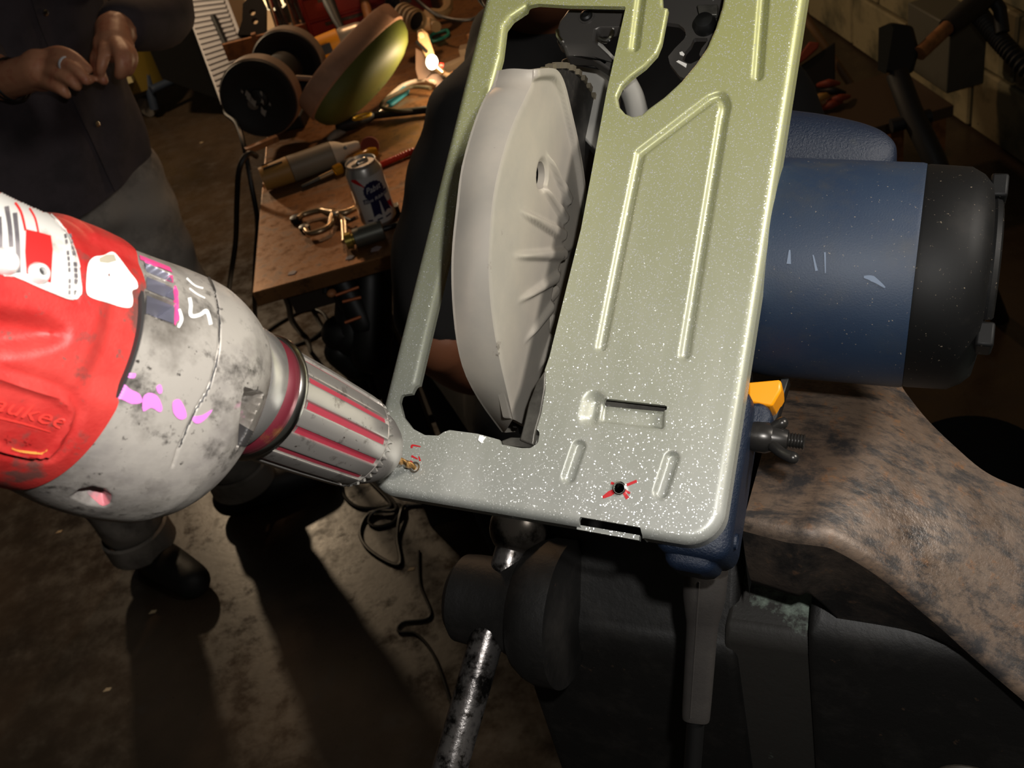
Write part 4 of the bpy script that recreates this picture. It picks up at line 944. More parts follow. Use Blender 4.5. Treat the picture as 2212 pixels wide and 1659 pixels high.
b.sausage([W(1300, 250, 1.27), hip], [.13, .13], 18)
for tip, dx in ((W(1140, 690, 1.42), 1), (W(1545, 555, 1.47), -1)):
    b.ell(tip, (.03, .04, .018)); 
    for k in range(4): b.sausage([tip + np.array([.012 * (k - 1.5), .02, 0]), tip + np.array([.014 * (k - 1.5), .065, -.005]), tip + np.array([.013 * (k - 1.5), .09, -.02])], [.009, .0085, .0075])
    b.sausage([tip + np.array([.02 * dx, 0, 0]), tip + np.array([.05 * dx, .03, -.01])], [.011, .009])
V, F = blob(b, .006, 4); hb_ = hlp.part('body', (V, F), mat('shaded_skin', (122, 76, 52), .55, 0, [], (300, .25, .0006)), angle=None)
hlp.part('hair', MB().ell(W(1150, -165, 1.115), (.088, .108, .115), np.stack([cr, nrm(np.cross(cu, cr)), cu], 1), 24, 16), m_hair)
b = MB()
b.sausage([W(1150, 135, 1.20), W(1300, 230, 1.24), W(1310, 520, 1.26), W(1310, 800, 1.29)], [.085, .17, .175, .17], 22)
b.sausage([W(1120, 130, 1.17), shL], [.050, .075], 18); b.sausage([W(1250, 130, 1.20), shRt], [.05, .075], 18)
b.sausage([shL, W(968, 490, 1.12), W(955, 665, 1.105)], [.074, .058, .058], 18); b.sausage([shRt, W(1735, 420, 1.26)], [.075, .06], 18)
V, F = blob(b, .009, 4); V = V + .0035 * np.sin(V[:, [2]] * 55 + V[:, [0]] * 60) * np.array([[.6, -.8, 0]])
hlp.part('shirt', (V, F), mat('black_tee', (17, 16, 17), .9, 0, [], (900, .3, .0006)), angle=None)
b = MB(); b.ell(hip - ZU * .02, (.19, .16, .12))
for s in (-1, 1):
    kn = np.array([.12 + .2 * s, 1.42, .56]); ft = np.array([.12 + .19 * s, 1.36, .10]); b.sausage([hip + np.array([.09 * s, .03, -.05]), kn, ft], [.10, .075, .058], 18)
V, F = blob(b, .012, 4); hlp.part('trousers', (V, F), mat('dark_trousers', (20, 19, 20), .9, 0, [], (500, .4, .0008)), angle=None)
for s in (-1, 1):
    b = MB().sausage([(.12 + .19 * s, 1.33, .045), (.12 + .19 * s, 1.50, .04)], [.046, .04], 16); V, F = blob(b, .008, 3); V[:, 2] = np.maximum(V[:, 2], 0); hlp.part('boot', (V, F), m_boot2, angle=None)
hx, hy, hz = hip
st = Thing('stool', 'dark stool under the crouched helper, mostly hidden behind the vise', 'stool', (hx, hy, 0))
st.part('seat', MB().lathe([(-.04, .16), (-.035, .17), (-.005, .17), (0, .16)], (hx, hy, hz - .175), ZU, 32), m_blk)
for k in range(4):
    a = k * np.pi / 2 + .7; st.part('leg', MB().tube([(hx + .12 * math.cos(a), hy + .12 * math.sin(a), hz - .21), (hx + .19 * math.cos(a), hy + .19 * math.sin(a), .0)], .013, 10), m_dsteel)
# ---------------------------------------------------------------- WORKBENCH
TH = .70
def T_(x, y, h=0.): return ZP(x, y, TH + h)
def bench_mat():
    t = NT('worn_bench_top'); a = t.noise(7, 8, .65).outputs[0]; b_ = t.noise(40, 6, .7).outputs[0]; c = t.noise(14, 5, .6, mul=(.12, 1, 1)).outputs[0]
    col = t.mix(t.ramp(a, .35, .65), lin((126, 86, 50)), lin((150, 106, 66))); col = t.mix(t.ramp(b_, .50, .7), col, lin((54, 38, 24))); col = t.mix(t.ramp(c, .55, .68), col, lin((128, 108, 90)))
    t.l(col, t.b.inputs['Base Color']); t.b.inputs['Metallic'].default_value = .55; t.l(t.ramp(b_, -.1, 1.5), t.b.inputs['Roughness']); t.bump(b_, .25, .001); return t.m
m_bench = bench_mat()
m_wood = mat('raw_wood', (150, 100, 56), .6, 0, [((110, 70, 38), 30, .45, .65, (1, .1, 1))])
bench = Thing('workbench', 'steel topped workbench covered in tools, behind the saw', 'workbench', (.02, 2.3, 0))
bench.part('bench_top', MB().box((.02, 2.31, TH - .014), (.405, .79, .014)), m_bench, bevel=.002)
bench.part('edge_board', MB().box((.03, 2.31, TH - .06), (.37, .74, .030)), mat('dark_wood', (48, 36, 26), .8))
for x, y in ((-.22, 1.62), (.36, 1.62), (-.22, 2.98), (.36, 2.98)): bench.part('leg', MB().box((x, y, .305), (.035, .035, .305)), m_iron, bevel=.003)
bench.part('shelf', MB().box((.07, 2.35, .16), (.30, .6, .012)), mat('shelf_wood', (40, 30, 22), .8))
# bench grinder
gL, gR_ = W(564, 207, 2.16), W(625, 139, 2.36); ga = nrm(gR_ - gL); GR = .086
gr_ = Thing('bench_grinder', 'black bench grinder with two round wheel guards on bench corner', 'grinder', [(gL[0] + gR_[0]) / 2, (gL[1] + gR_[1]) / 2, TH])
m_gblk = mat('grinder_black', (15, 14, 14), .6); m_rim = mat('grinder_rim', (140, 124, 110), .5, .3)
for c in (gL, gR_):
    wgd = gr_.part('wheel_guard', MB().lathe([(-.020, 0), (-.020, .060), (-.024, .066), (-.024, GR - .004), (-.018, GR - .001)], c, ga, 48, False), m_gblk)
    gr_.part('guard_rim', MB().lathe([(-.020, GR - .002), (-.018, GR), (.018, GR), (.020, GR - .003), (.020, 0)], c, ga, 48, False), m_rim, wgd)
    gr_.part('hub', MB().lathe([(-.029, 0), (-.029, .009), (-.026, .012), (-.024, .020), (-.020, .022)], c, ga, 24), m_gblk, wgd)
e1_ = nrm(np.cross(ga, ZU)); e2_ = np.cross(e1_, ga); m_wf = mat('chalky_wear', (150, 146, 138), .8)
for px_, py_, s_ in ((-.016, .012, .011), (-.010, -.002, .010), (.004, -.026, .010), (.014, .012, .005), (-.026, .024, .004), (.024, -.014, .004), (.010, -.006, .006)):
    gr_.part('paint_chip', MB().prism([(s_ * (.7 + .3 * math.sin(k * 2.7 + px_ * 400)) * math.cos(k * .785) * .8, s_ * (.7 + .3 * math.cos(k * 3.1)) * math.sin(k * .785) * 1.2) for k in range(8)], lambda a, b_, w: gL + e1_ * (a + px_) + e2_ * (b_ + py_) + ga * w, -.0302, -.0292), m_wf)
gr_.part('hub_plate', MB().lathe([(-.0262, 0), (-.0262, .012), (-.024, .014)], gL + np.cross(ga, ZU) * -.014 - ZU * .008, ga, 12), mat('hub_grey', (110, 104, 98), .5, .4))
gm = (gL + gR_) / 2
gr_.part('motor', MB().lathe([(-.09, .03), (-.085, .042), (.085, .042), (.09, .03)], gm, ga, 32), m_gblk)
gr_.part('motor_end', MB().lathe([(0, .03), (.004, .034), (.012, .034), (.016, .028)], gL + ga * .022, ga, 24), mat('rusty_cap', (130, 70, 34), .6))
gr_.part('base', MB().box((gm[0], gm[1], TH + .015), (.07, .05, .015), np.stack([ga * [1, 1, 0] / np.linalg.norm(ga[:2]), np.cross(ZU, ga) / np.linalg.norm(np.cross(ZU, ga)), ZU], 1)), m_gblk, bevel=.004)
gr_.part('neck', MB().box((gm[0], gm[1], TH + .05), (.04, .03, .03)), m_gblk)
gr_.part('tool_rest', MB().tube([W(640, 168, 2.17), W(672, 170, 2.17), W(698, 176, 2.17), W(708, 196, 2.17)], .006, 6), m_rim)
cpts = [W(488, 225, 2.18), W(489, 246, 2.17), W(512, 268, 2.12), W(528, 320, 2.08), W(543, 400, 2.08), W(556, 480, 2.12), W(552, 560, 2.2), W(550, 660, 2.35), ZP(560, 780, .006)]
gr_.part('power_cord', MB().tube(spl(cpts, 8), .0055, 8), m_blk)
# black cord hanging beside the bench
def cord(name, label, pts, r, m, cat='cord', group=None):
    P = spl(np.array(pts), 8); return top(name, MB().tube(P, r, 8), m, label, cat, group=group)
cord('extension_cord', 'thick black cord hanging left of the bench corner down to the floor', [W(555, 338, 2.02), W(536, 332, 2.0), W(517, 365, 2.0), W(512, 430, 2.05), W(509, 520, 2.15), W(498, 600, 2.3), ZP(486, 690, .007), ZP(470, 800, .007)], .006, m_blk)
cord('extension_cord', 'thin dark cord arching over floor from under bench to drill chuck', [ZP(570, 720, .005), ZP(605, 696, .005), ZP(655, 670, .005), ZP(690, 672, .005), ZP(706, 690, .005), ZP(702, 708, .005), ZP(676, 730, .005), ZP(640, 744, .005), ZP(600, 760, .005)], .005, m_blk)
cord('extension_cord', 'black cord dropping from bench edge, kinked twice above the chuck', [W(609, 622, 1.85), W(624, 660, 1.95), W(630, 690, 2.05), W(648, 716, 2.2), W(664, 734, 2.3), ZP(672, 760, .005), ZP(690, 800, .005)], .0065, m_blk)
cord('extension_cord', 'straight black cord slanting down right from bench edge', [W(640, 612, 1.85), W(668, 655, 1.95), W(690, 695, 2.1), ZP(716, 740, .005), ZP(745, 790, .005)], .005, m_blk)
cord('cord_tangle', 'black cord knotted in loose loops on floor under saw corner', [ZP(736, 1030, .004), ZP(742, 1068, .004), ZP(770, 1094, .004), ZP(815, 1098, .004), ZP(860, 1090, .006), ZP(862, 1105, .008), ZP(850, 1128, .004), ZP(815, 1138, .004), ZP(797, 1128, .004), ZP(808, 1106, .01), ZP(845, 1090, .012), ZP(800, 1040, .004), ZP(782, 1025, .004), ZP(822, 1052, .004), ZP(856, 1100, .014)
     , ZP(800, 1108, .006), ZP(778, 1150, .004), ZP(800, 1190, .004), ZP(862, 1220, .004), ZP(858, 1160, .006), ZP(866, 1106, .012), ZP(880, 1092, .004), ZP(940, 1090, .004)], .0042, m_blk)
cord('wire_loops', 'faint thin wire loops on floor left of the vise screw head', [ZP(905, 1190, .003), ZP(908, 1260, .003), ZP(930, 1330, .003), ZP(870, 1345, .003), ZP(862, 1365, .003), ZP(900, 1370, .003), ZP(940, 1420, .003), ZP(975, 1520, .003)], .003, m_blk)
cord('pale_hose', 'thin pale yellow hose on floor under the vise at the bottom edge', [ZP(1300, 1598, .006), ZP(1330, 1625, .006), ZP(1375, 1655, .006), ZP(1440, 1690, .006)], .007, mat('pale_hose', (120, 116, 70), .5))
# tool tangle hanging under the bench front
tg_ = Thing('hanging_tools', 'black tangle of cords and clamps hanging under the bench front edge', 'tools', W(760, 680, 1.78))
for k, (p, q, r) in enumerate([((735, 595, 1.78), (790, 700, 1.80), .03), ((770, 600, 1.80), (760, 730, 1.82), .035), ((800, 600, 1.8), (800, 760, 1.82), .04), ((735, 720, 1.82), (810, 720, 1.82), .035), ((735, 760, 1.84), (770, 790, 1.86), .03)]):
    tg_.part('coil', MB().sausage([W(*p), W(*q)], r, 14), m_blk)
for p, q in (((725, 638, 1.75), (775, 620, 1.75)), ((740, 652, 1.75), (780, 642, 1.75)), ((745, 697, 1.75), (780, 684, 1.75))):
    tg_.part('strap', MB().tube([W(*p), W(*q)], .003, 6), mat('copper_strap', (176, 96, 52), .45, .4))
tg_.part('knob', MB().ell(W(716, 633, 1.75), (.009, .009, .007)), mat('tan_knob', (196, 130, 86), .5))
tg_.part('hook', MB().tube(spl([W(704, 634, 1.75), W(708, 612, 1.75), W(728, 600, 1.75), W(760, 590, 1.75)], 5), .006, 8), m_blk)
for k in range(3): tg_.part('leg_strut', MB().tube([W(735 + 20 * k, 770, 1.86), W(780 + 18 * k, 860, 1.98)], .008, 8), m_gblk)
# --- beer can
def can():
    c = T_(822, 478); t = Thing('beer_can', 'opened silver beer can with red stripe and blue ribbon badge, on bench', 'can', c)
    R, Hh = .0325, .121; m_can = mat('can_silver', (206, 202, 196), .32, .75)
    t.part('can_body', MB().lathe([(0, .024), (.001, .0255), (.010, R), (.103, R), (.114, .0275), (.1165, .0268), (.1195, .0276), (.121, .0270), (.1205, .0258), (.1165, .0250), (.1165, 0)], c, ZU, 48), m_can)
    bdy = t.o.children[0]; vd = CAM - c; a0 = math.atan2(vd[1], vd[0])
    def wrap(V2, off): return np.array([c + np.array([(R + off) * math.cos(a0 + x / R), (R + off) * math.sin(a0 + x / R), z]) for x, z in V2])
    def patch(name, poly, m, off):
        poly = np.array(poly); lo, hi = poly.min(0), poly.max(0); P, F, E = sheet(lo[0], lo[1], hi[0], hi[1], .0022, lambda p: poly_d(p, poly)); return t.part(name, (wrap(P, off), F), m, bdy, angle=None)
    m_cw = mat('can_white', (214, 212, 210), .4, .3); m_cb = mat('can_blue', (24, 24, 66), .4); m_cr = mat('can_red', (190, 24, 30), .4)
    patch('label_field', [(-.030, .011), (.040, .011), (.040, .102), (-.030, .102)], m_cw, .0002)
    patch('red_stripe', [(-.028, .102), (-.018, .102), (.030, .032), (.036, .024), (.036, .044), (.026, .044), (-.012, .088), (-.030, .098)], m_cr, .0004)
    tt = np.linspace(0, 2 * np.pi, 37)[:-1]
    rg = .0195 + .0008 * np.cos(tt * 18)
    patch('round_badge', np.c_[.007 + rg * np.cos(tt), .073 + rg * np.sin(tt)], m_cb, .0006)
    patch('ribbon_tail', [(-.006, .062), (.010, .062), (.007, .026), (.001, .031), (-.008, .026)], m_cb, .0006); patch('ribbon_tail', [(.010, .062), (.022, .060), (.028, .028), (.020, .033), (.013, .028)], m_cb, .0006)
    patch('name_ribbon', [(-.018, .053), (.032, .060), (.032, .069), (-.018, .062)], m_cb, .0008)
    def txt(s, x, z, w, h, m, off, slope=0., shear=0.):
        G, F, sz = glyphs(s, 2, shear); G = np.c_[x + G[:, 0] / sz[0] * w, z + G[:, 1] / sz[1] * h + slope * G[:, 0] / sz[0] * w]; t.part('lettering', (wrap(G, off), F), m, bdy, smooth=False)
    m_tx = mat('can_text', (206, 204, 202), .4)
    txt('Pabst', -.007, .072, .028, .011, m_tx, .0011, .12, .3); txt('Blue Ribbon', -.016, .0545, .046, .006, m_tx, .0012, .14, .2)
    for x0, x1 in ((-.022, -.012), (-.004, .006), (.012, .024)): patch('small_print', [(x0, .0185), (x1, .0195), (x1, .0225), (x0, .0215)], m_cb, .0006)
    t.part('tab', MB().sausage([c + ZU * .1175 + np.array([-.004, 0, 0]), c + ZU * .1178 + np.array([.008, .005, 0])], [.005, .006], 12), m_chrome, bdy)
    t.part('opening', MB().lathe([(.1167, .008), (.1169, 0)], c + np.array([-.010, -.004, 0]), ZU, 18), m_hole, bdy)
can()
# --- small steel block beside the can
top('glass_block', MB().box(T_(852, 452, .008), (.009, .009, .008)), m_dsteel, 'small dark steel cube on bench right of the beer can', 'block', bevel=.001)
# --- locking pliers
m_cop = mat('warm_steel', (176, 150, 118), .28, .85)
pl_ = Thing('locking_pliers', 'locking C clamp pliers lying open on bench corner beside the can', 'pliers', T_(700, 490))
tp = lambda P, h=.012: np.array([T_(x, y, h) for x, y in P])
pl_.part('upper_jaw', MB().tube(spl(tp([(644, 472), (658, 463), (690, 455), (706, 458), (722, 462)]), 6), [.005, .006, .006, .008, .010], 10), m_cop)
pl_.part('lower_jaw', MB().tube(spl(tp([(660, 496), (668, 504), (690, 500), (712, 488), (718, 470), (724, 462)]), 6), [.005, .005, .006, .006, .007, .009], 10), m_cop)
pl_.part('handle', MB().tube(spl(tp([(722, 462), (744, 460), (768, 450)]), 5), [.009, .007, .006], 10), m_cop)
pl_.part('lower_handle', MB().tube(spl(tp([(732, 468), (741, 478), (743, 500), (744, 522)]), 5), [.006, .006, .0055, .005], 10), m_cop)
pl_.part('jaw_pad', MB().lathe([(-.004, .010), (0, .012), (.008, .011), (.010, .006)], T_(641, 476, .004), ZU, 16), m_blk); pl_.part('jaw_pad', MB().lathe([(-.004, .009), (0, .011), (.006, .010), (.008, .005)], T_(659, 494, .004), ZU, 16), m_dsteel)
pl_.part('rivet', MB().lathe([(0, .007), (.004, .006), (.005, 0)], T_(726, 462, .020), ZU, 14), m_chrome); pl_.part('release_lever', MB().tube(tp([(744, 470), (758, 476), (766, 470)]), .003, 8), m_dsteel)
# --- steel driver cylinder in front of the can
cy = Thing('air_fitting', 'grey steel cylinder with brass end lying in front of the can', 'fitting', T_(790, 530))
ca, cb_ = T_(765, 516, .017), T_(826, 496, .017); cx_ = nrm(cb_ - ca)
cy.part('cylinder', MB().lathe([(-.0, .014), (.001, .0168), (.052, .0168), (.054, .014)], ca, cx_, 32), mat('grey_zinc', (104, 104, 96), .45, .6))
cy.part('brass_end', MB().lathe([(-.016, .010), (-.016, .0145), (-.004, .0145), (-.003, .010), (0, .010)], ca, cx_, 24), mat('old_brass', (150, 132, 62), .35, .7))
cy.part('stem', MB().lathe([(.052, .005), (.12, .005)], ca, cx_, 12), m_blk)
for i, (x, y, sz) in enumerate(((632, 590, .008), (756, 557, .008), (813, 538, .010))):
    top('paint_chip', MB().prism([(-1, -.5), (.4, -.8), (1, .2), (.1, .9), (-.8, .5)], lambda a, b_, w: T_(x, y) + np.array([a * sz, b_ * sz, w]), .0, .0012), mat('chip_lilac', (150, 136, 140), .6), ('pale chip at the bench front edge', 'pale chip below the brass fitting', 'pale chip below the grey steel cylinder')[i], 'chip')
# --- multi-tool, screwdriver, orange hose, sanding disc
mt_ = Thing('corded_shear', 'beige barrel shaped power tool lying at left edge of bench', 'tool', T_(665, 400))
q0, q1 = T_(566, 388, .027), T_(776, 312, .027); qa = nrm(q1 - q0); QL = np.linalg.norm(q1 - q0)
m_bg = mat('beige_plastic', (158, 138, 110), .5); m_tan = mat('tan_plastic', (176, 132, 66), .5)
mt_.part('tail', MB().lathe([(0, .010), (.001, .024), (.060, .027), (.062, .020)], q0, qa, 28), m_tan)
mt_.part('barrel', MB().lathe([(.060, .024), (.062, .027), (.150, .026), (.153, .022)], q0, qa, 28), mat('barrel_grey', (142, 128, 108), .5))
mt_.part('neck', MB().lathe([(.150, .022), (.152, .0255), (.164, .022), (.178, .0135), (.192, .0108), (QL - .006, .0098), (QL, .007)], q0, qa, 28), mat('cream_neck', (226, 206, 182), .4))
for k in range(3):
    a = -.4 + .8 * k; e_ = nrm(np.cross(qa, ZU)); o_ = (math.cos(a) * ZU - math.sin(a) * e_); mt_.part('vent_slot', MB().box(q0 + qa * .030 + o_ * .0255, (.020, .0022, .0015), np.stack([qa, np.cross(o_, qa), o_], 1)), m_hole)
mt_.part('neck_screw', MB().lathe([(0, .004), (.002, .003), (.002, 0)], q0 + qa * .178 - np.cross(qa, ZU) * -.016 + ZU * .010, nrm(CAM - q0), 12), m_dsteel)
top('sanding_disc', MB().lathe([(0, .0185), (.003, .0195), (.006, .0185), (.006, 0)], T_(799, 316, .018), nrm(CAM - T_(799, 316)), 28), mat('brown_abrasive', (124, 56, 42), .9, 0, [], (400, .6, .001)), 'round brown sanding disc standing against the beige tool nose', 'disc')
sd = Thing('screwdriver', 'long screwdriver with amber handle between beige tool and can', 'screwdriver', T_(730, 372))
s0, s1 = T_(652, 404, .006), T_(814, 326, .013); sa = nrm(s1 - s0); SL = np.linalg.norm(s1 - s0)
sd.part('shaft', MB().lathe([(0, .004), (.040, .0042)], s0, sa, 12), m_dsteel); sd.part('collar', MB().lathe([(.040, .0055), (.072, .006)], s0, sa, 14), m_cop)
m_amb = mat('amber_plastic', (214, 150, 12), .15, 0, **{'Transmission Weight': .3})
sd.part('ferrule', MB().lathe([(.070, .006), (.073, .011), (.088, .012), (.092, .009)], s0, sa, 18), m_amb); sd.part('grip', MB().lathe([(.090, .009), (.094, .012), (SL - .055, .012), (SL - .050, .010)], s0, sa, 18), m_blk)
sd.part('butt', MB().lathe([(SL - .052, .010), (SL - .045, .013), (SL - .012, .013), (SL, .008)], s0, sa, 18), m_amb)
oh = np.array([T_(822, 356, .007), T_(850, 344, .007), T_(900, 324, .007), T_(980, 300, .007)]); P = spl(oh, 24); r_ = .0062 + .0009 * np.cos(np.arange(len(P)) * 2.1)
top('orange_hose', MB().tube(P, r_, 12), mat('orange_rubber', (226, 56, 18), .45), 'ribbed orange hose on bench beside the can top', 'hose')
top('white_scrap', MB().sausage([T_(712, 300, .006), T_(726, 290, .008), T_(742, 284, .006)], [.006, .010, .006]), mat('white_scrap', (140, 134, 124), .6), 'crumpled whitish scrap on bench behind the beige tool', 'scrap')
# --- pry bar with yellow grip, blue screwdriver, cables
pb_ = Thing('pry_bar', 'black pry bar with a yellow ringed end, below the green shell', 'pry bar', T_(840, 250))
pb_.part('bar', MB().tube(spl([T_(790, 252, .012), T_(840, 246, .012), T_(930, 236, .012), T_(1010, 222, .012)], 6), .008, 10), m_gblk)
pb_.part('grip', MB().sausage([T_(738, 272, .017), T_(770, 262, .018), T_(800, 252, .014)], [.014, .016, .010], 14), m_gblk)
gy = T_(782, 252, .030); pb_.part('yellow_ring', MB().tube([gy + np.array([.020 * math.cos(t), .010 * math.sin(t), 0]) for t in np.linspace(0, 2 * np.pi, 21)[:-1]], .003, 8, close=True, cap=False), mat('yellow_ring', (206, 160, 20), .45))
bs = Thing('blue_screwdriver', 'translucent blue screwdriver right of the green shell', 'screwdriver', T_(856, 215))
b0_, b1_ = T_(818, 242, .008), T_(880, 192, .010); ba = nrm(b1_ - b0_); BL_ = np.linalg.norm(b1_ - b0_)
bs.part('blade', MB().lathe([(0, .003), (BL_ * .35, .003)], b0_, ba, 10), m_chrome); bs.part('handle', MB().lathe([(BL_ * .33, .006), (BL_ * .38, .010), (BL_ * .92, .011), (BL_, .006)], b0_, ba, 16), mat('blue_plastic', (60, 164, 190), .25))
cord('white_cable', 'white cable curling over bench right of green shell', [T_(822, 228, .01), T_(846, 204, .02), T_(872, 184, .02), T_(908, 174, .02), T_(940, 178, .02)], .005, mat('white_cable', (190, 170, 150), .5))
cord('dark_cable', 'dark cable looped across the blue screwdriver', [T_(930, 190, .02), T_(890, 188, .02), T_(862, 200, .03), T_(830, 218, .03), T_(826, 232, .02), T_(860, 240, .02), T_(900, 240, .012)], .0045, mat('olive_cable', (70, 62, 46), .5))
# --- green and tan shell (lamp bowl / tank half)
m_grn = mat('green_enamel', (92, 98, 34), .6, 0, [((78, 86, 28), 8, .45, .7)]); m_pk = mat('tan_rim', (180, 138, 112), .5, 0, [((160, 118, 92), 14, .5, .7)])
sA, sB = W(668, 250, 2.08), W(868, 44, 2.22); mid = (sA + sB) / 2; lx = nrm(sB - sA); LL = np.linalg.norm(sB - sA) / 2 * .94
vw = nrm(CAM - mid); bx_ = nrm(np.cross(vw, lx)); 
if bx_.dot(cr) < 0: bx_ = -bx_
bx_ = nrm(bx_ + .30 * vw); wz = np.cross(lx, bx_)
sh_ = Thing('green_shell', 'big boat shaped green and tan shell leaning on bench beside grinder', 'shell', [mid[0], mid[1], TH])
t = np.linspace(0, 2 * np.pi, 61)[:-1]
def oval(k, s=1.): return np.stack([np.sign(np.cos(t)) * np.abs(np.cos(t)) ** .85 * LL * s, np.full(60, k), np.sin(t) * .085 * s], 1)
def toW(q): return mid + q[:, [0]] * lx + q[:, [1]] * bx_ + q[:, [2]] * wz
rim = sh_.part('rim_wall', MB().rings([toW(oval(k, s)) for k, s in ((-.035, .97), (-.038, 1.), (-.034, 1.02), (.004, 1.03), (.008, 1.0))], False), m_pk)
sh_.part('dome', MB().rings([toW(oval(k, s)) for k, s in ((.006, 1.0), (.018, .985), (.032, .94), (.046, .84), (.056, .68), (.063, .45), (.066, .2), (.067, .02))], False), m_grn)
sh_.part('inner_floor', MB().rings([toW(oval(-.030, .96)), toW(oval(-.031, .02))], False), m_pk, rim)
kb = W(742, 166, 2.10); sh_.part('half_round_plate', MB().prism([(.04 * math.cos(a), .04 * math.sin(a)) for a in np.linspace(-.5, 2.7, 16)], lambda a, b_, w: W(718, 172, 2.12) + lx * b_ * .6 - bx_ * a * .3 + cr * a * .7 + vw * w, -.002, .002), m_gblk)
# --- angle grinder behind it
ag = Thing('angle_grinder', 'yellow angle grinder with silver head and black side handle', 'grinder', T_(735, 125))
a0_, a1_ = W(678, 112, 2.50), W(735, 90, 2.50); aa = nrm(a1_ - a0_)
m_yel = mat('tool_yellow', (222, 144, 12), .45)
ag.part('motor_body', MB().lathe([(-.06, .024), (-.055, .030), (np.linalg.norm(a1_ - a0_), .033), (np.linalg.norm(a1_ - a0_) + .002, .028)], a0_, aa, 24), m_yel)
ag.part('gear_head', MB().sausage([a1_ + aa * .012, a1_ + aa * .050], [.032, .030], 20), mat('silver_cast', (176, 166, 152), .35, .6)); ag.part('head_foot', MB().lathe([(-.004, .026), (.0, .030), (.024, .028)], W(770, 108, 2.47), cu * -1, 20), m_gblk)
ag.part('side_handle', MB().tube([W(742, 70, 2.50), W(728, 44, 2.52), W(712, 8, 2.55), W(698, -30, 2.58)], [.008, .012, .016, .016], 14), m_gblk)
ag.part('handle_stud', MB().lathe([(0, .008), (.02, .008)], W(740, 72, 2.50), nrm(W(748, 86, 2.5) - W(740, 72, 2.5)), 12), m_chrome)
ag.part('name_plate', MB().box(W(700, 108, 2.462), (.020, .0008, .012), np.stack([aa, nrm(CAM - a0_), nrm(np.cross(aa, nrm(CAM - a0_)))], 1)), m_blk)
# --- chrome sockets, yellow bit
for i, (x, y, m_, lb) in enumerate(((706, 124, m_chrome, 'small bright socket behind the rear grinder wheel'), (722, 134, m_chrome, 'small chrome nut below the yellow grinder'), (708, 146, m_yel, 'small yellow cap between rear wheel and shell'))):
    top(('socket', 'hex_nut', 'yellow_cap')[i], MB().lathe([(0, .009), (.002, .010), (.020, .010), (.022, .008)], T_(x, y), ZU, 16 if i != 1 else 6), m_, lb, ('socket', 'nut', 'cap')[i])
# --- red tool chest, dowel, wheels
rc = Thing('tool_chest', 'red steel tool chest at back of bench behind the yellow grinder', 'tool chest', W(800, 70, 2.78) * [1, 1, 0] + ZU * TH)
m_rd = mat('chest_red', (150, 22, 16), .4, 0, [((110, 16, 12), 6, .5, .7)])
c_ = W(812, 70, 2.82); c_[2] = TH + .10
rc.part('carcass', MB().box(c_, (.17, .10, .10)), m_rd, bevel=.004)
for k in range(3):
    dr = rc.part('drawer', MB().box(c_ + np.array([0, -.103, -.065 + .062 * k]), (.160, .004, .027)), m_rd, bevel=.002); rc.part('drawer_pull', MB().box(c_ + np.array([0, -.109, -.048 + .062 * k]), (.12, .003, .004)), m_dsteel, dr)
top('wood_dowel', MB().tube([W(806, 74, 2.60), W(776, -40, 2.70)], .013, 14), m_wood, 'round wooden tool handle standing against the red tool chest', 'handle')
for i, (x, y, d_, r_, lb) in enumerate(((819, 38, 2.62, .0225, 'small black wheel with pale rim beside green shell tip'), (851, 4, 2.66, .0225, 'second small black wheel nearer the frame top'))):
    w = Thing('caster_wheel', lb, 'wheel', W(x, y, d_) - ZU * r_, group='small black wheels'); ax_ = nrm(nrm(CAM - W(x, y, d_)) - .35 * cr)
    w.part('tyre', MB().lathe([(-.010, r_ - .003), (-.009, r_), (.009, r_), (.010, r_ - .002), (.010, r_ * .9)], W(x, y, d_), ax_, 28, False), mat('pale_rubber', (120, 96, 76), .6)); w.part('disc', MB().lathe([(-.01, r_ * .95), (.0095, r_ * .95), (.0095, .004), (.012, .003), (.012, 0)], W(x, y, d_), ax_, 28), m_gblk)
# --- tray of chisels
tr = Thing('tool_rack', 'wooden rack of upright steel bits behind the bench grinder', 'rack', W(620, 60, 2.66))
k0, k1 = W(480, 96, 2.62), W(700, 40, 2.78)
tr.part('front_board', MB().prism([(0, 0), (1, 0), (1, 1), (0, 1)], lambda a, b_, w: k0 + (k1 - k0) * a - ZU * .045 * b_ + PF * 0 + np.array([0, w, 0]), -.006, .006), m_wood)
tr.part('tray', MB().prism([(0, 0), (1, 0), (1, 1), (0, 1)], lambda a, b_, w: k0 + (k1 - k0) * a + np.array([0, .10, 0]) * b_ + ZU * (w - .02), -.006, .0), mat('rack_wood', (60, 38, 22), .7))
for k in range(9):
    p = k0 + (k1 - k0) * (.52 + .052 * k) + np.array([0, .03 + .02 * (k % 2), -.02]); bit = tr.part('steel_bit', MB().lathe([(0, .006), (.07, .0055), (.072, .009), (.10, .009), (.102, .006)], p, ZU + .05 * PR * ((k % 3) - 1), 10), m_dsteel if k % 3 else m_chrome)
tr.part('clip', MB().box(k0 + (k1 - k0) * .30 - ZU * .02, (.006, .010, .028)), m_wood)
pv = Thing('pipe_vise', 'black iron bracket with two holes behind the grinder rack', 'bracket', W(548, 60, 2.75))
hs = [(-.004, .012), (.003, -.012)]; bo_ = np.array([(-.045, -.05), (-.032, -.01), (-.03, .035), (-.012, .055), (.02, .055), (.032, .03), (.032, -.05)])
f_2 = lambda p: np.min([poly_d(p, bo_)] + [np.linalg.norm(p - np.array(h), axis=1) - .0085 for h in hs], axis=0)
P, F, E = sheet(-.05, -.055, .035, .06, .003, f_2); ctr = W(548, 36, 2.72); V = ctr + P[:, [0]] * cr + P[:, [1]] * cu; V, F = add_skirt(V, F, E, cb * -.02)
pv.part('plate', (V, F), m_gblk)
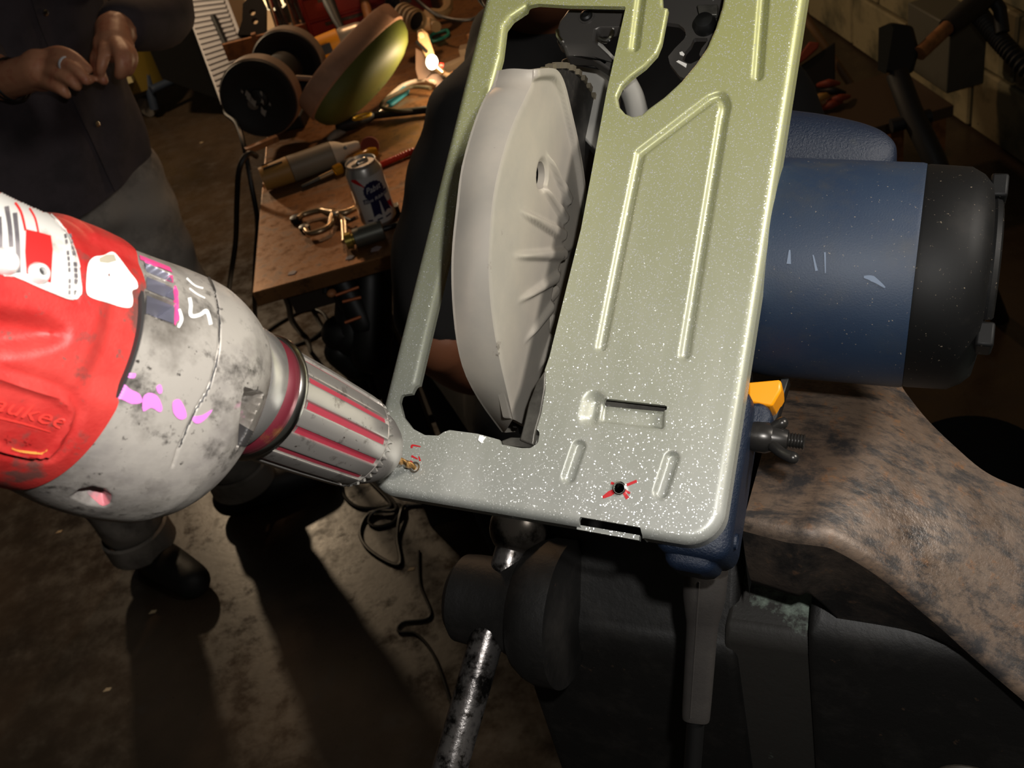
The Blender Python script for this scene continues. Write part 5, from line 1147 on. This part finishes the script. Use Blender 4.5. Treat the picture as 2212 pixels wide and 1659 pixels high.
top('work_lamp_head', MB().lathe([(0, .02), (.03, .05), (.06, .06), (.062, .055), (.03, .03)], W(586, 0, 2.9), nrm(nrm(CAM - W(586, 0, 2.9)) + .5 * cu), 28), mat('lit_shade', (250, 226, 160), .5, 0, **{'Emission Color': (1, .8, .45, 1), 'Emission Strength': 1.2}), 'glowing cream lamp shade at top edge above the rack', 'lamp', base=W(586, 0, 2.9))
# --- clamp lamp with glowing bulb
m_lt = mat('lamp_tan', (206, 166, 120), .5); m_glow = mat('bulb_glow', (255, 240, 220), .4, 0, **{'Emission Color': (1, .86, .62, 1), 'Emission Strength': 9.})
lp_ = Thing('clamp_lamp', 'tan clamp lamp with bright bulb lying among cables beside green shell', 'lamp', T_(935, 170))
lp_.part('bulb', MB().ell(W(933, 134, 2.22), (.0135, .0135, .0165), np.stack([cr, np.cross(cu, cr), cu], 1)), m_glow)
lp_.part('bulb_base', MB().lathe([(0, .008), (.018, .007), (.02, .0)], W(944, 146, 2.22), nrm(W(960, 160, 2.22) - W(944, 146, 2.22)), 14), m_cop)
def plate3(pts, d, th_=.004): 
    return MB().prism(pts, lambda a, b_, w: W(a, b_, d + w), 0, th_)
lp_.part('arm', plate3([(902, 66), (912, 62), (924, 72), (940, 120), (942, 132), (922, 128), (914, 112), (903, 88)], 2.24, .012), m_lt, bevel=.002)
lp_.part('blade_left', plate3([(898, 104), (912, 112), (924, 138), (930, 158), (918, 172), (904, 172), (898, 150)], 2.26, .004), mat('brown_shade', (112, 84, 66), .6)); lp_.part('blade_right', plate3([(918, 172), (934, 160), (948, 160), (962, 180), (970, 190), (950, 192), (930, 180)], 2.25, .004), mat('brown_shade', (112, 84, 66), .6))
lp_.part('pivot', MB().lathe([(0, .008), (.005, .007), (.006, 0)], W(910, 76, 2.235), nrm(CAM - W(910, 76, 2.2)), 16), m_lt); lp_.part('clamp_rod', MB().tube([W(900, 90, 2.24), W(922, 112, 2.23)], .004, 8), m_gblk)
lp_.part('red_lead', MB().tube([W(950, 140, 2.22), W(958, 142, 2.22)], .005, 8), mat('red_lead', (200, 40, 26), .5))
bl_ = bpy.data.lights.new('bulb_light', 'POINT'); bl_.energy = 1.6; bl_.color = (1, .74, .45); bl_.shadow_soft_size = .02; blo = bpy.data.objects.new('bulb_light', bl_); C.objects.link(blo); blo.location = W(938, 122, 2.16)
top('tan_lever', MB().sausage([T_(958, 160, .01), T_(985, 168, .012), T_(1008, 168, .008)], [.006, .009, .007]), m_lt, 'tan metal lever right of the clamp lamp', 'lever')
tl = [(932, 75), (960, 65), (966, 66), (967, 76), (935, 89)]; tp_ = np.array([T_(x, y, .006) for x, y in tl])
top('teal_clamp', MB().tube(np.array([*spl(tp_, 4, True)]), .0042, 8, cap=False, close=True), mat('teal_plastic', (40, 130, 112), .4), 'thin teal plastic loop lying on back of bench', 'clamp')
# --- corrugated hose and cord at the back
hp = [(868, 22), (880, 26), (893, 32), (905, 40)]
hz_ = Thing('corrugated_hose', 'tan corrugated hose with open mouth behind green shell tip', 'hose', W(890, 50, 2.42))
m_hs = mat('hose_tan', (150, 122, 84), .6); ha = nrm(W(908, 36, 2.40) - W(868, 16, 2.44))
prof = [(k * .004, .028 if (k // 2) % 2 else .0235) for k in range(18)] + [(.070, .026), (.066, .0235), (.03, .022)]
hz_.part('sleeve', MB().lathe(prof, W(866, 28, 2.44), ha, 32, False), m_hs); hz_.part('bore', MB().lathe([(.058, .0225), (.0585, 0)], W(866, 28, 2.44), ha, 24), m_hole)
hz_.part('cuff', MB().lathe([(0, .0), (0, .014), (.004, .016), (.022, .016), (.024, .012)], W(910, 52, 2.44), cr, 20), m_lt)
cord('loop_hose', 'thick tan hose loop at back of bench, top of frame', [W(912, -30, 2.6), W(958, -12, 2.6), W(968, 14, 2.58), W(952, 30, 2.56), W(925, 30, 2.55), W(930, 46, 2.52), W(942, 58, 2.48)], .014, m_hs, 'hose')
cord('long_black_cord', 'black cord sagging across the back of bench beside the saw', [W(880, -20, 2.5), W(925, 20, 2.48), W(960, 38, 2.44), W(1000, 44, 2.42), W(1035, 34, 2.42), W(1075, -10, 2.44)], .0045, m_blk)
# --- timber offcuts
for i, (x, y, sx, sy, sz, rz, lb) in enumerate(((1034, 86, .022, .016, .018, .3, 'small square wood offcut by saw rail, upper one'), (1000, 132, .10, .012, .008, .35, 'long flat timber batten on bench, right of lamp'), (1010, 148, .08, .010, .006, .3, 'dark thin stick in front of long batten'), (1012, 160, .035, .02, .012, .2, 'orange wood block beside the tan lever'), (1012, 110, .02, .018, .012, -.2, 'short brown offcut behind the long batten'))):
    R_ = np.array([[math.cos(rz), -math.sin(rz), 0], [math.sin(rz), math.cos(rz), 0], [0, 0, 1]])
    top('wood_offcut', MB().box(T_(x, y, sz), (sx, sy, sz), R_), (m_wood, mat('grey_wood', (132, 110, 86), .7), mat('dark_stick', (60, 48, 38), .7))[(0, 1, 2, 0, 1)[i]], lb, 'wood', bevel=.001, group='timber offcuts')
top('wood_stick', MB().box(W(566, 312, 2.08), (.036, .008, .006), np.array([[math.cos(.35), -math.sin(.35), 0], [math.sin(.35), math.cos(.35), 0], [0, 0, 1]])), m_wood, 'wood stick end poking out past bench left edge', 'wood', bevel=.001)
# ---------------------------------------------------------------- BACKGROUND LEFT
m_mblk = mat('matte_black', (8, 8, 8), .9, spec=.08)
m_white = mat('ribbed_white', (150, 146, 148), .45)
rp = Thing('ribbed_panel', 'white ribbed sheet leaning behind the standing person', 'panel', ZP(490, 225))
PD = 4.35
def pp(x, y, w=0.): return W(x, y, PD + w)
ta, tb_, tc, td = np.array([372., -60]), np.array([470., -60]), np.array([560., 180]), np.array([478., 226.])
rp.part('sheet', MB().prism([tuple(ta), tuple(tb_), tuple(tc), tuple(td)], lambda a, b_, w: pp(a, b_, w), .0, .012), m_white)
for k in range(25):
    f_ = (k + .5) / 25; a = ta * (1 - f_) + td * f_; b_ = tb_ * (1 - f_) + tc * f_; a = a + (b_ - a) * .04; b_ = a + (b_ - a) * .9
    rp.part('rib', MB().tube([pp(*a, -.004), pp(*b_, -.004)], .0085, 6), m_white)
rp.part('edge_strip', MB().tube([pp(460, 34, -.02), pp(500, 125, -.02)], .012, 8), m_gblk)
top('board', MB().prism([(470, -60), (560, -60), (600, 70), (520, 95)], lambda a, b_, w: W(a, b_, 4.5 + w), 0, .02), mat('cream_board', (206, 176, 140), .6), 'cream board leaning beside the white ribbed sheet', 'board')
top('black_panel', MB().prism([(250, -60), (366, -60), (482, 218), (350, 170)], lambda a, b_, w: W(a, b_, 4.45 + w), 0, .03), m_mblk, 'black sheet leaning left of the white ribbed sheet', 'panel')
ct = Thing('hand_cart', 'cart with yellow tub and blue frame behind the standing person', 'cart', ZP(332, 250))
ct.part('tub', MB().lathe([(0, .11), (.01, .125), (.22, .15), (.23, .14)], W(310, 185, 4.75), ZU, 28), mat('tub_yellow', (92, 76, 14), .6))
ct.part('frame', MB().tube([W(292, 80, 4.6), W(314, 150, 4.62), W(334, 235, 4.72)], .022, 10), mat('frame_blue', (34, 44, 60), .5)); ct.part('cross_bar', MB().tube([W(326, 195, 4.64), W(378, 172, 4.7)], .02, 10), mat('frame_blue', (34, 44, 60), .5))
cw = ZP(330, 250); cw[2] = .05
ct.part('caster', MB().lathe([(-.018, .03), (-.016, .048), (.016, .048), (.018, .03)], cw, nrm(CAM - cw) * [1, 1, 0] - .8 * cr * [1, 1, 0], 28), mat('grey_caster', (96, 92, 88), .5)); ct.part('white_cap', MB().box(W(276, 168, 4.55), (.02, .02, .02)), mat('bone_white', (170, 160, 120), .6))
# ---------------------------------------------------------------- BACKGROUND RIGHT
top('broom_handle', MB().tube([W(1728, 20, 2.9), W(1896, 268, 2.9)], .012, 10), mat('aged_stick', (112, 84, 52), .6), 'long thin wooden stick leaning on wall right of saw', 'stick')
lh = Thing('arm_lamp', 'black box headed stand with bent leg in front of block wall', 'stand', ZP(2040, 560))
lh.part('head', MB().prism([(1898, 60), (1925, 48), (1972, 56), (1986, 110), (1972, 158), (1935, 162), (1896, 150)], lambda a, b_, w: W(a, b_, 2.0 + w), 0, .10), m_gblk, bevel=.006)
lh.part('side_plate', MB().prism([(1898, 60), (1922, 50), (1930, 60), (1914, 160), (1896, 152)], lambda a, b_, w: W(a, b_, 1.985 + w), 0, .012), mat('dusty_grey', (66, 60, 48), .7))
lh.part('leg', MB().tube([W(1938, 160, 2.0), W(1968, 240, 1.98), W(2016, 340, 1.96), W(2090, 520, 1.98), ZP(2160, 690)], [.022, .022, .022, .02, .02], 12), m_gblk); lh.part('foot_bar', MB().tube([W(1925, 272, 1.99), W(2010, 250, 1.98)], .014, 10), m_gblk)
hm = Thing('sledge_hammer', 'wooden handled tool with black wrapped grip against the wall', 'hammer', W(2030, 80, 2.1))
hm.part('handle', MB().tube([W(1986, 116, 2.0), W(2050, 56, 2.02)], .015, 12), m_wood); hm.part('grip', MB().tube([W(2046, 60, 2.02), W(2110, 8, 2.04), W(2170, -50, 2.06)], [.02, .026, .026], 12), m_gblk)
hm.part('grip_tail', MB().tube([W(2140, -10, 2.05), W(2160, 20, 2.05), W(2166, 70, 2.05)], .014, 10), m_gblk)
top('junction_box', MB().box(W(2042, 92, 2.62), (.05, .11, .09)), mat('box_grey', (74, 72, 62), .6, 0, [((58, 56, 48), 8, .5, .7)]), 'grey electrical box on the block wall behind hammer', 'box', bevel=.004)
P = spl([W(2118, 36, 2.2), W(2150, 76, 2.15), W(2190, 120, 2.1), W(2260, 190, 2.05)], 40); top('flexible_conduit', MB().tube(P, .017 + .004 * np.cos(np.arange(len(P)) * 1.25), 12), m_gblk, 'black ribbed conduit slanting down at right frame edge', 'conduit')
ob = Thing('tool_case', 'black case with orange lid on floor right of saw sole', 'case', ZP(1770, 240))
m_or = mat('case_orange', (140, 58, 38), .6)
ob.part('case', MB().prism([(1716, 150), (1744, 132), (1804, 90), (1804, 190), (1790, 196), (1745, 225)], lambda a, b_, w: W(a, b_, 2.75 + w), 0, .12), m_gblk, bevel=.004); ob.part('lid', MB().prism([(1722, 125), (1748, 90), (1770, 92), (1768, 104), (1742, 128), (1726, 138)], lambda a, b_, w: W(a, b_, 2.74 + w), 0, .08), m_or, bevel=.004)
for i, (x, y, dx, dy, m_) in enumerate(((1790, 182, 22, -2, 0), (1772, 212, 24, -8, 1), (1812, 214, 22, -6, 0), (1795, 228, 22, -8, 0), (1760, 222, 12, 6, 1), (1800, 198, 24, 2, 2))):
    top('rag', MB().sausage([W(x - dx, y - dy, 2.62), W(x, y - 2, 2.6), W(x + dx, y + dy, 2.62)], [.006, .011, .005]), (m_or, m_tan, m_gblk)[m_], ('orange strip highest in the scrap heap', 'tan strip in the middle of the heap', 'orange strip at right end of the heap', 'orange strip lowest in the scrap heap', 'tan strip at left of the heap', 'black strip crossing the heap')[i], 'scrap', group='scrap heap by the wall')
lowt = Thing('low_table', 'low brown table top behind motor handle by the wall', 'table', ZP(1850, 330)); lc = W(1850, 225, 2.6)
lowt.part('table_top', MB().box(lc - ZU * .02, (.19, .14, .015)), mat('brown_board', (70, 54, 38), .7), bevel=.002)
for sx in (-1, 1):
    for sy in (-1, 1): lowt.part('leg', MB().box([lc[0] + .16 * sx, lc[1] + .11 * sy, (lc[2] - .035) / 2], (.018, .018, (lc[2] - .035) / 2)), m_wood)
# black round stool behind the jaw
bk_ = Thing('round_stool', 'black round topped stool on floor beyond the worn vise jaw', 'stool', ZP(2120, 1010)); rc_ = W(2108, 988, 1.10)
bk_.part('seat', MB().lathe([(-.05, .068), (-.045, .074), (-.006, .076), (0, .070), (-.002, 0)], rc_, ZU, 40), m_mblk)
for k in range(3):
    a = k * 2.1 + .4; bk_.part('leg', MB().tube([rc_ + np.array([.05 * math.cos(a), .05 * math.sin(a), -.05]), np.array([rc_[0] + .15 * math.cos(a), rc_[1] + .15 * math.sin(a), 0])], .012, 10), m_gblk)
for i, (x, y) in enumerate(((232, 1490), (128, 1149), (435, 308), (888, 1230), (330, 1322))):
    top('floor_fleck', MB().prism([(-1, -.5), (.6, -.7), (1, .4), (-.3, .8)], lambda a, b_, w: ZP(x, y) + np.array([a * .009, b_ * .006, w]), 0, .001), mat('fleck', (170, 150, 120), .6), ('pale fleck lying on floor left of the leg shadows', 'pale fleck on floor left below the drill', 'pale fleck on lit floor behind standing person', 'bright fleck on floor beside vise screw', 'pale fleck on floor beside left boot')[i], 'fleck')
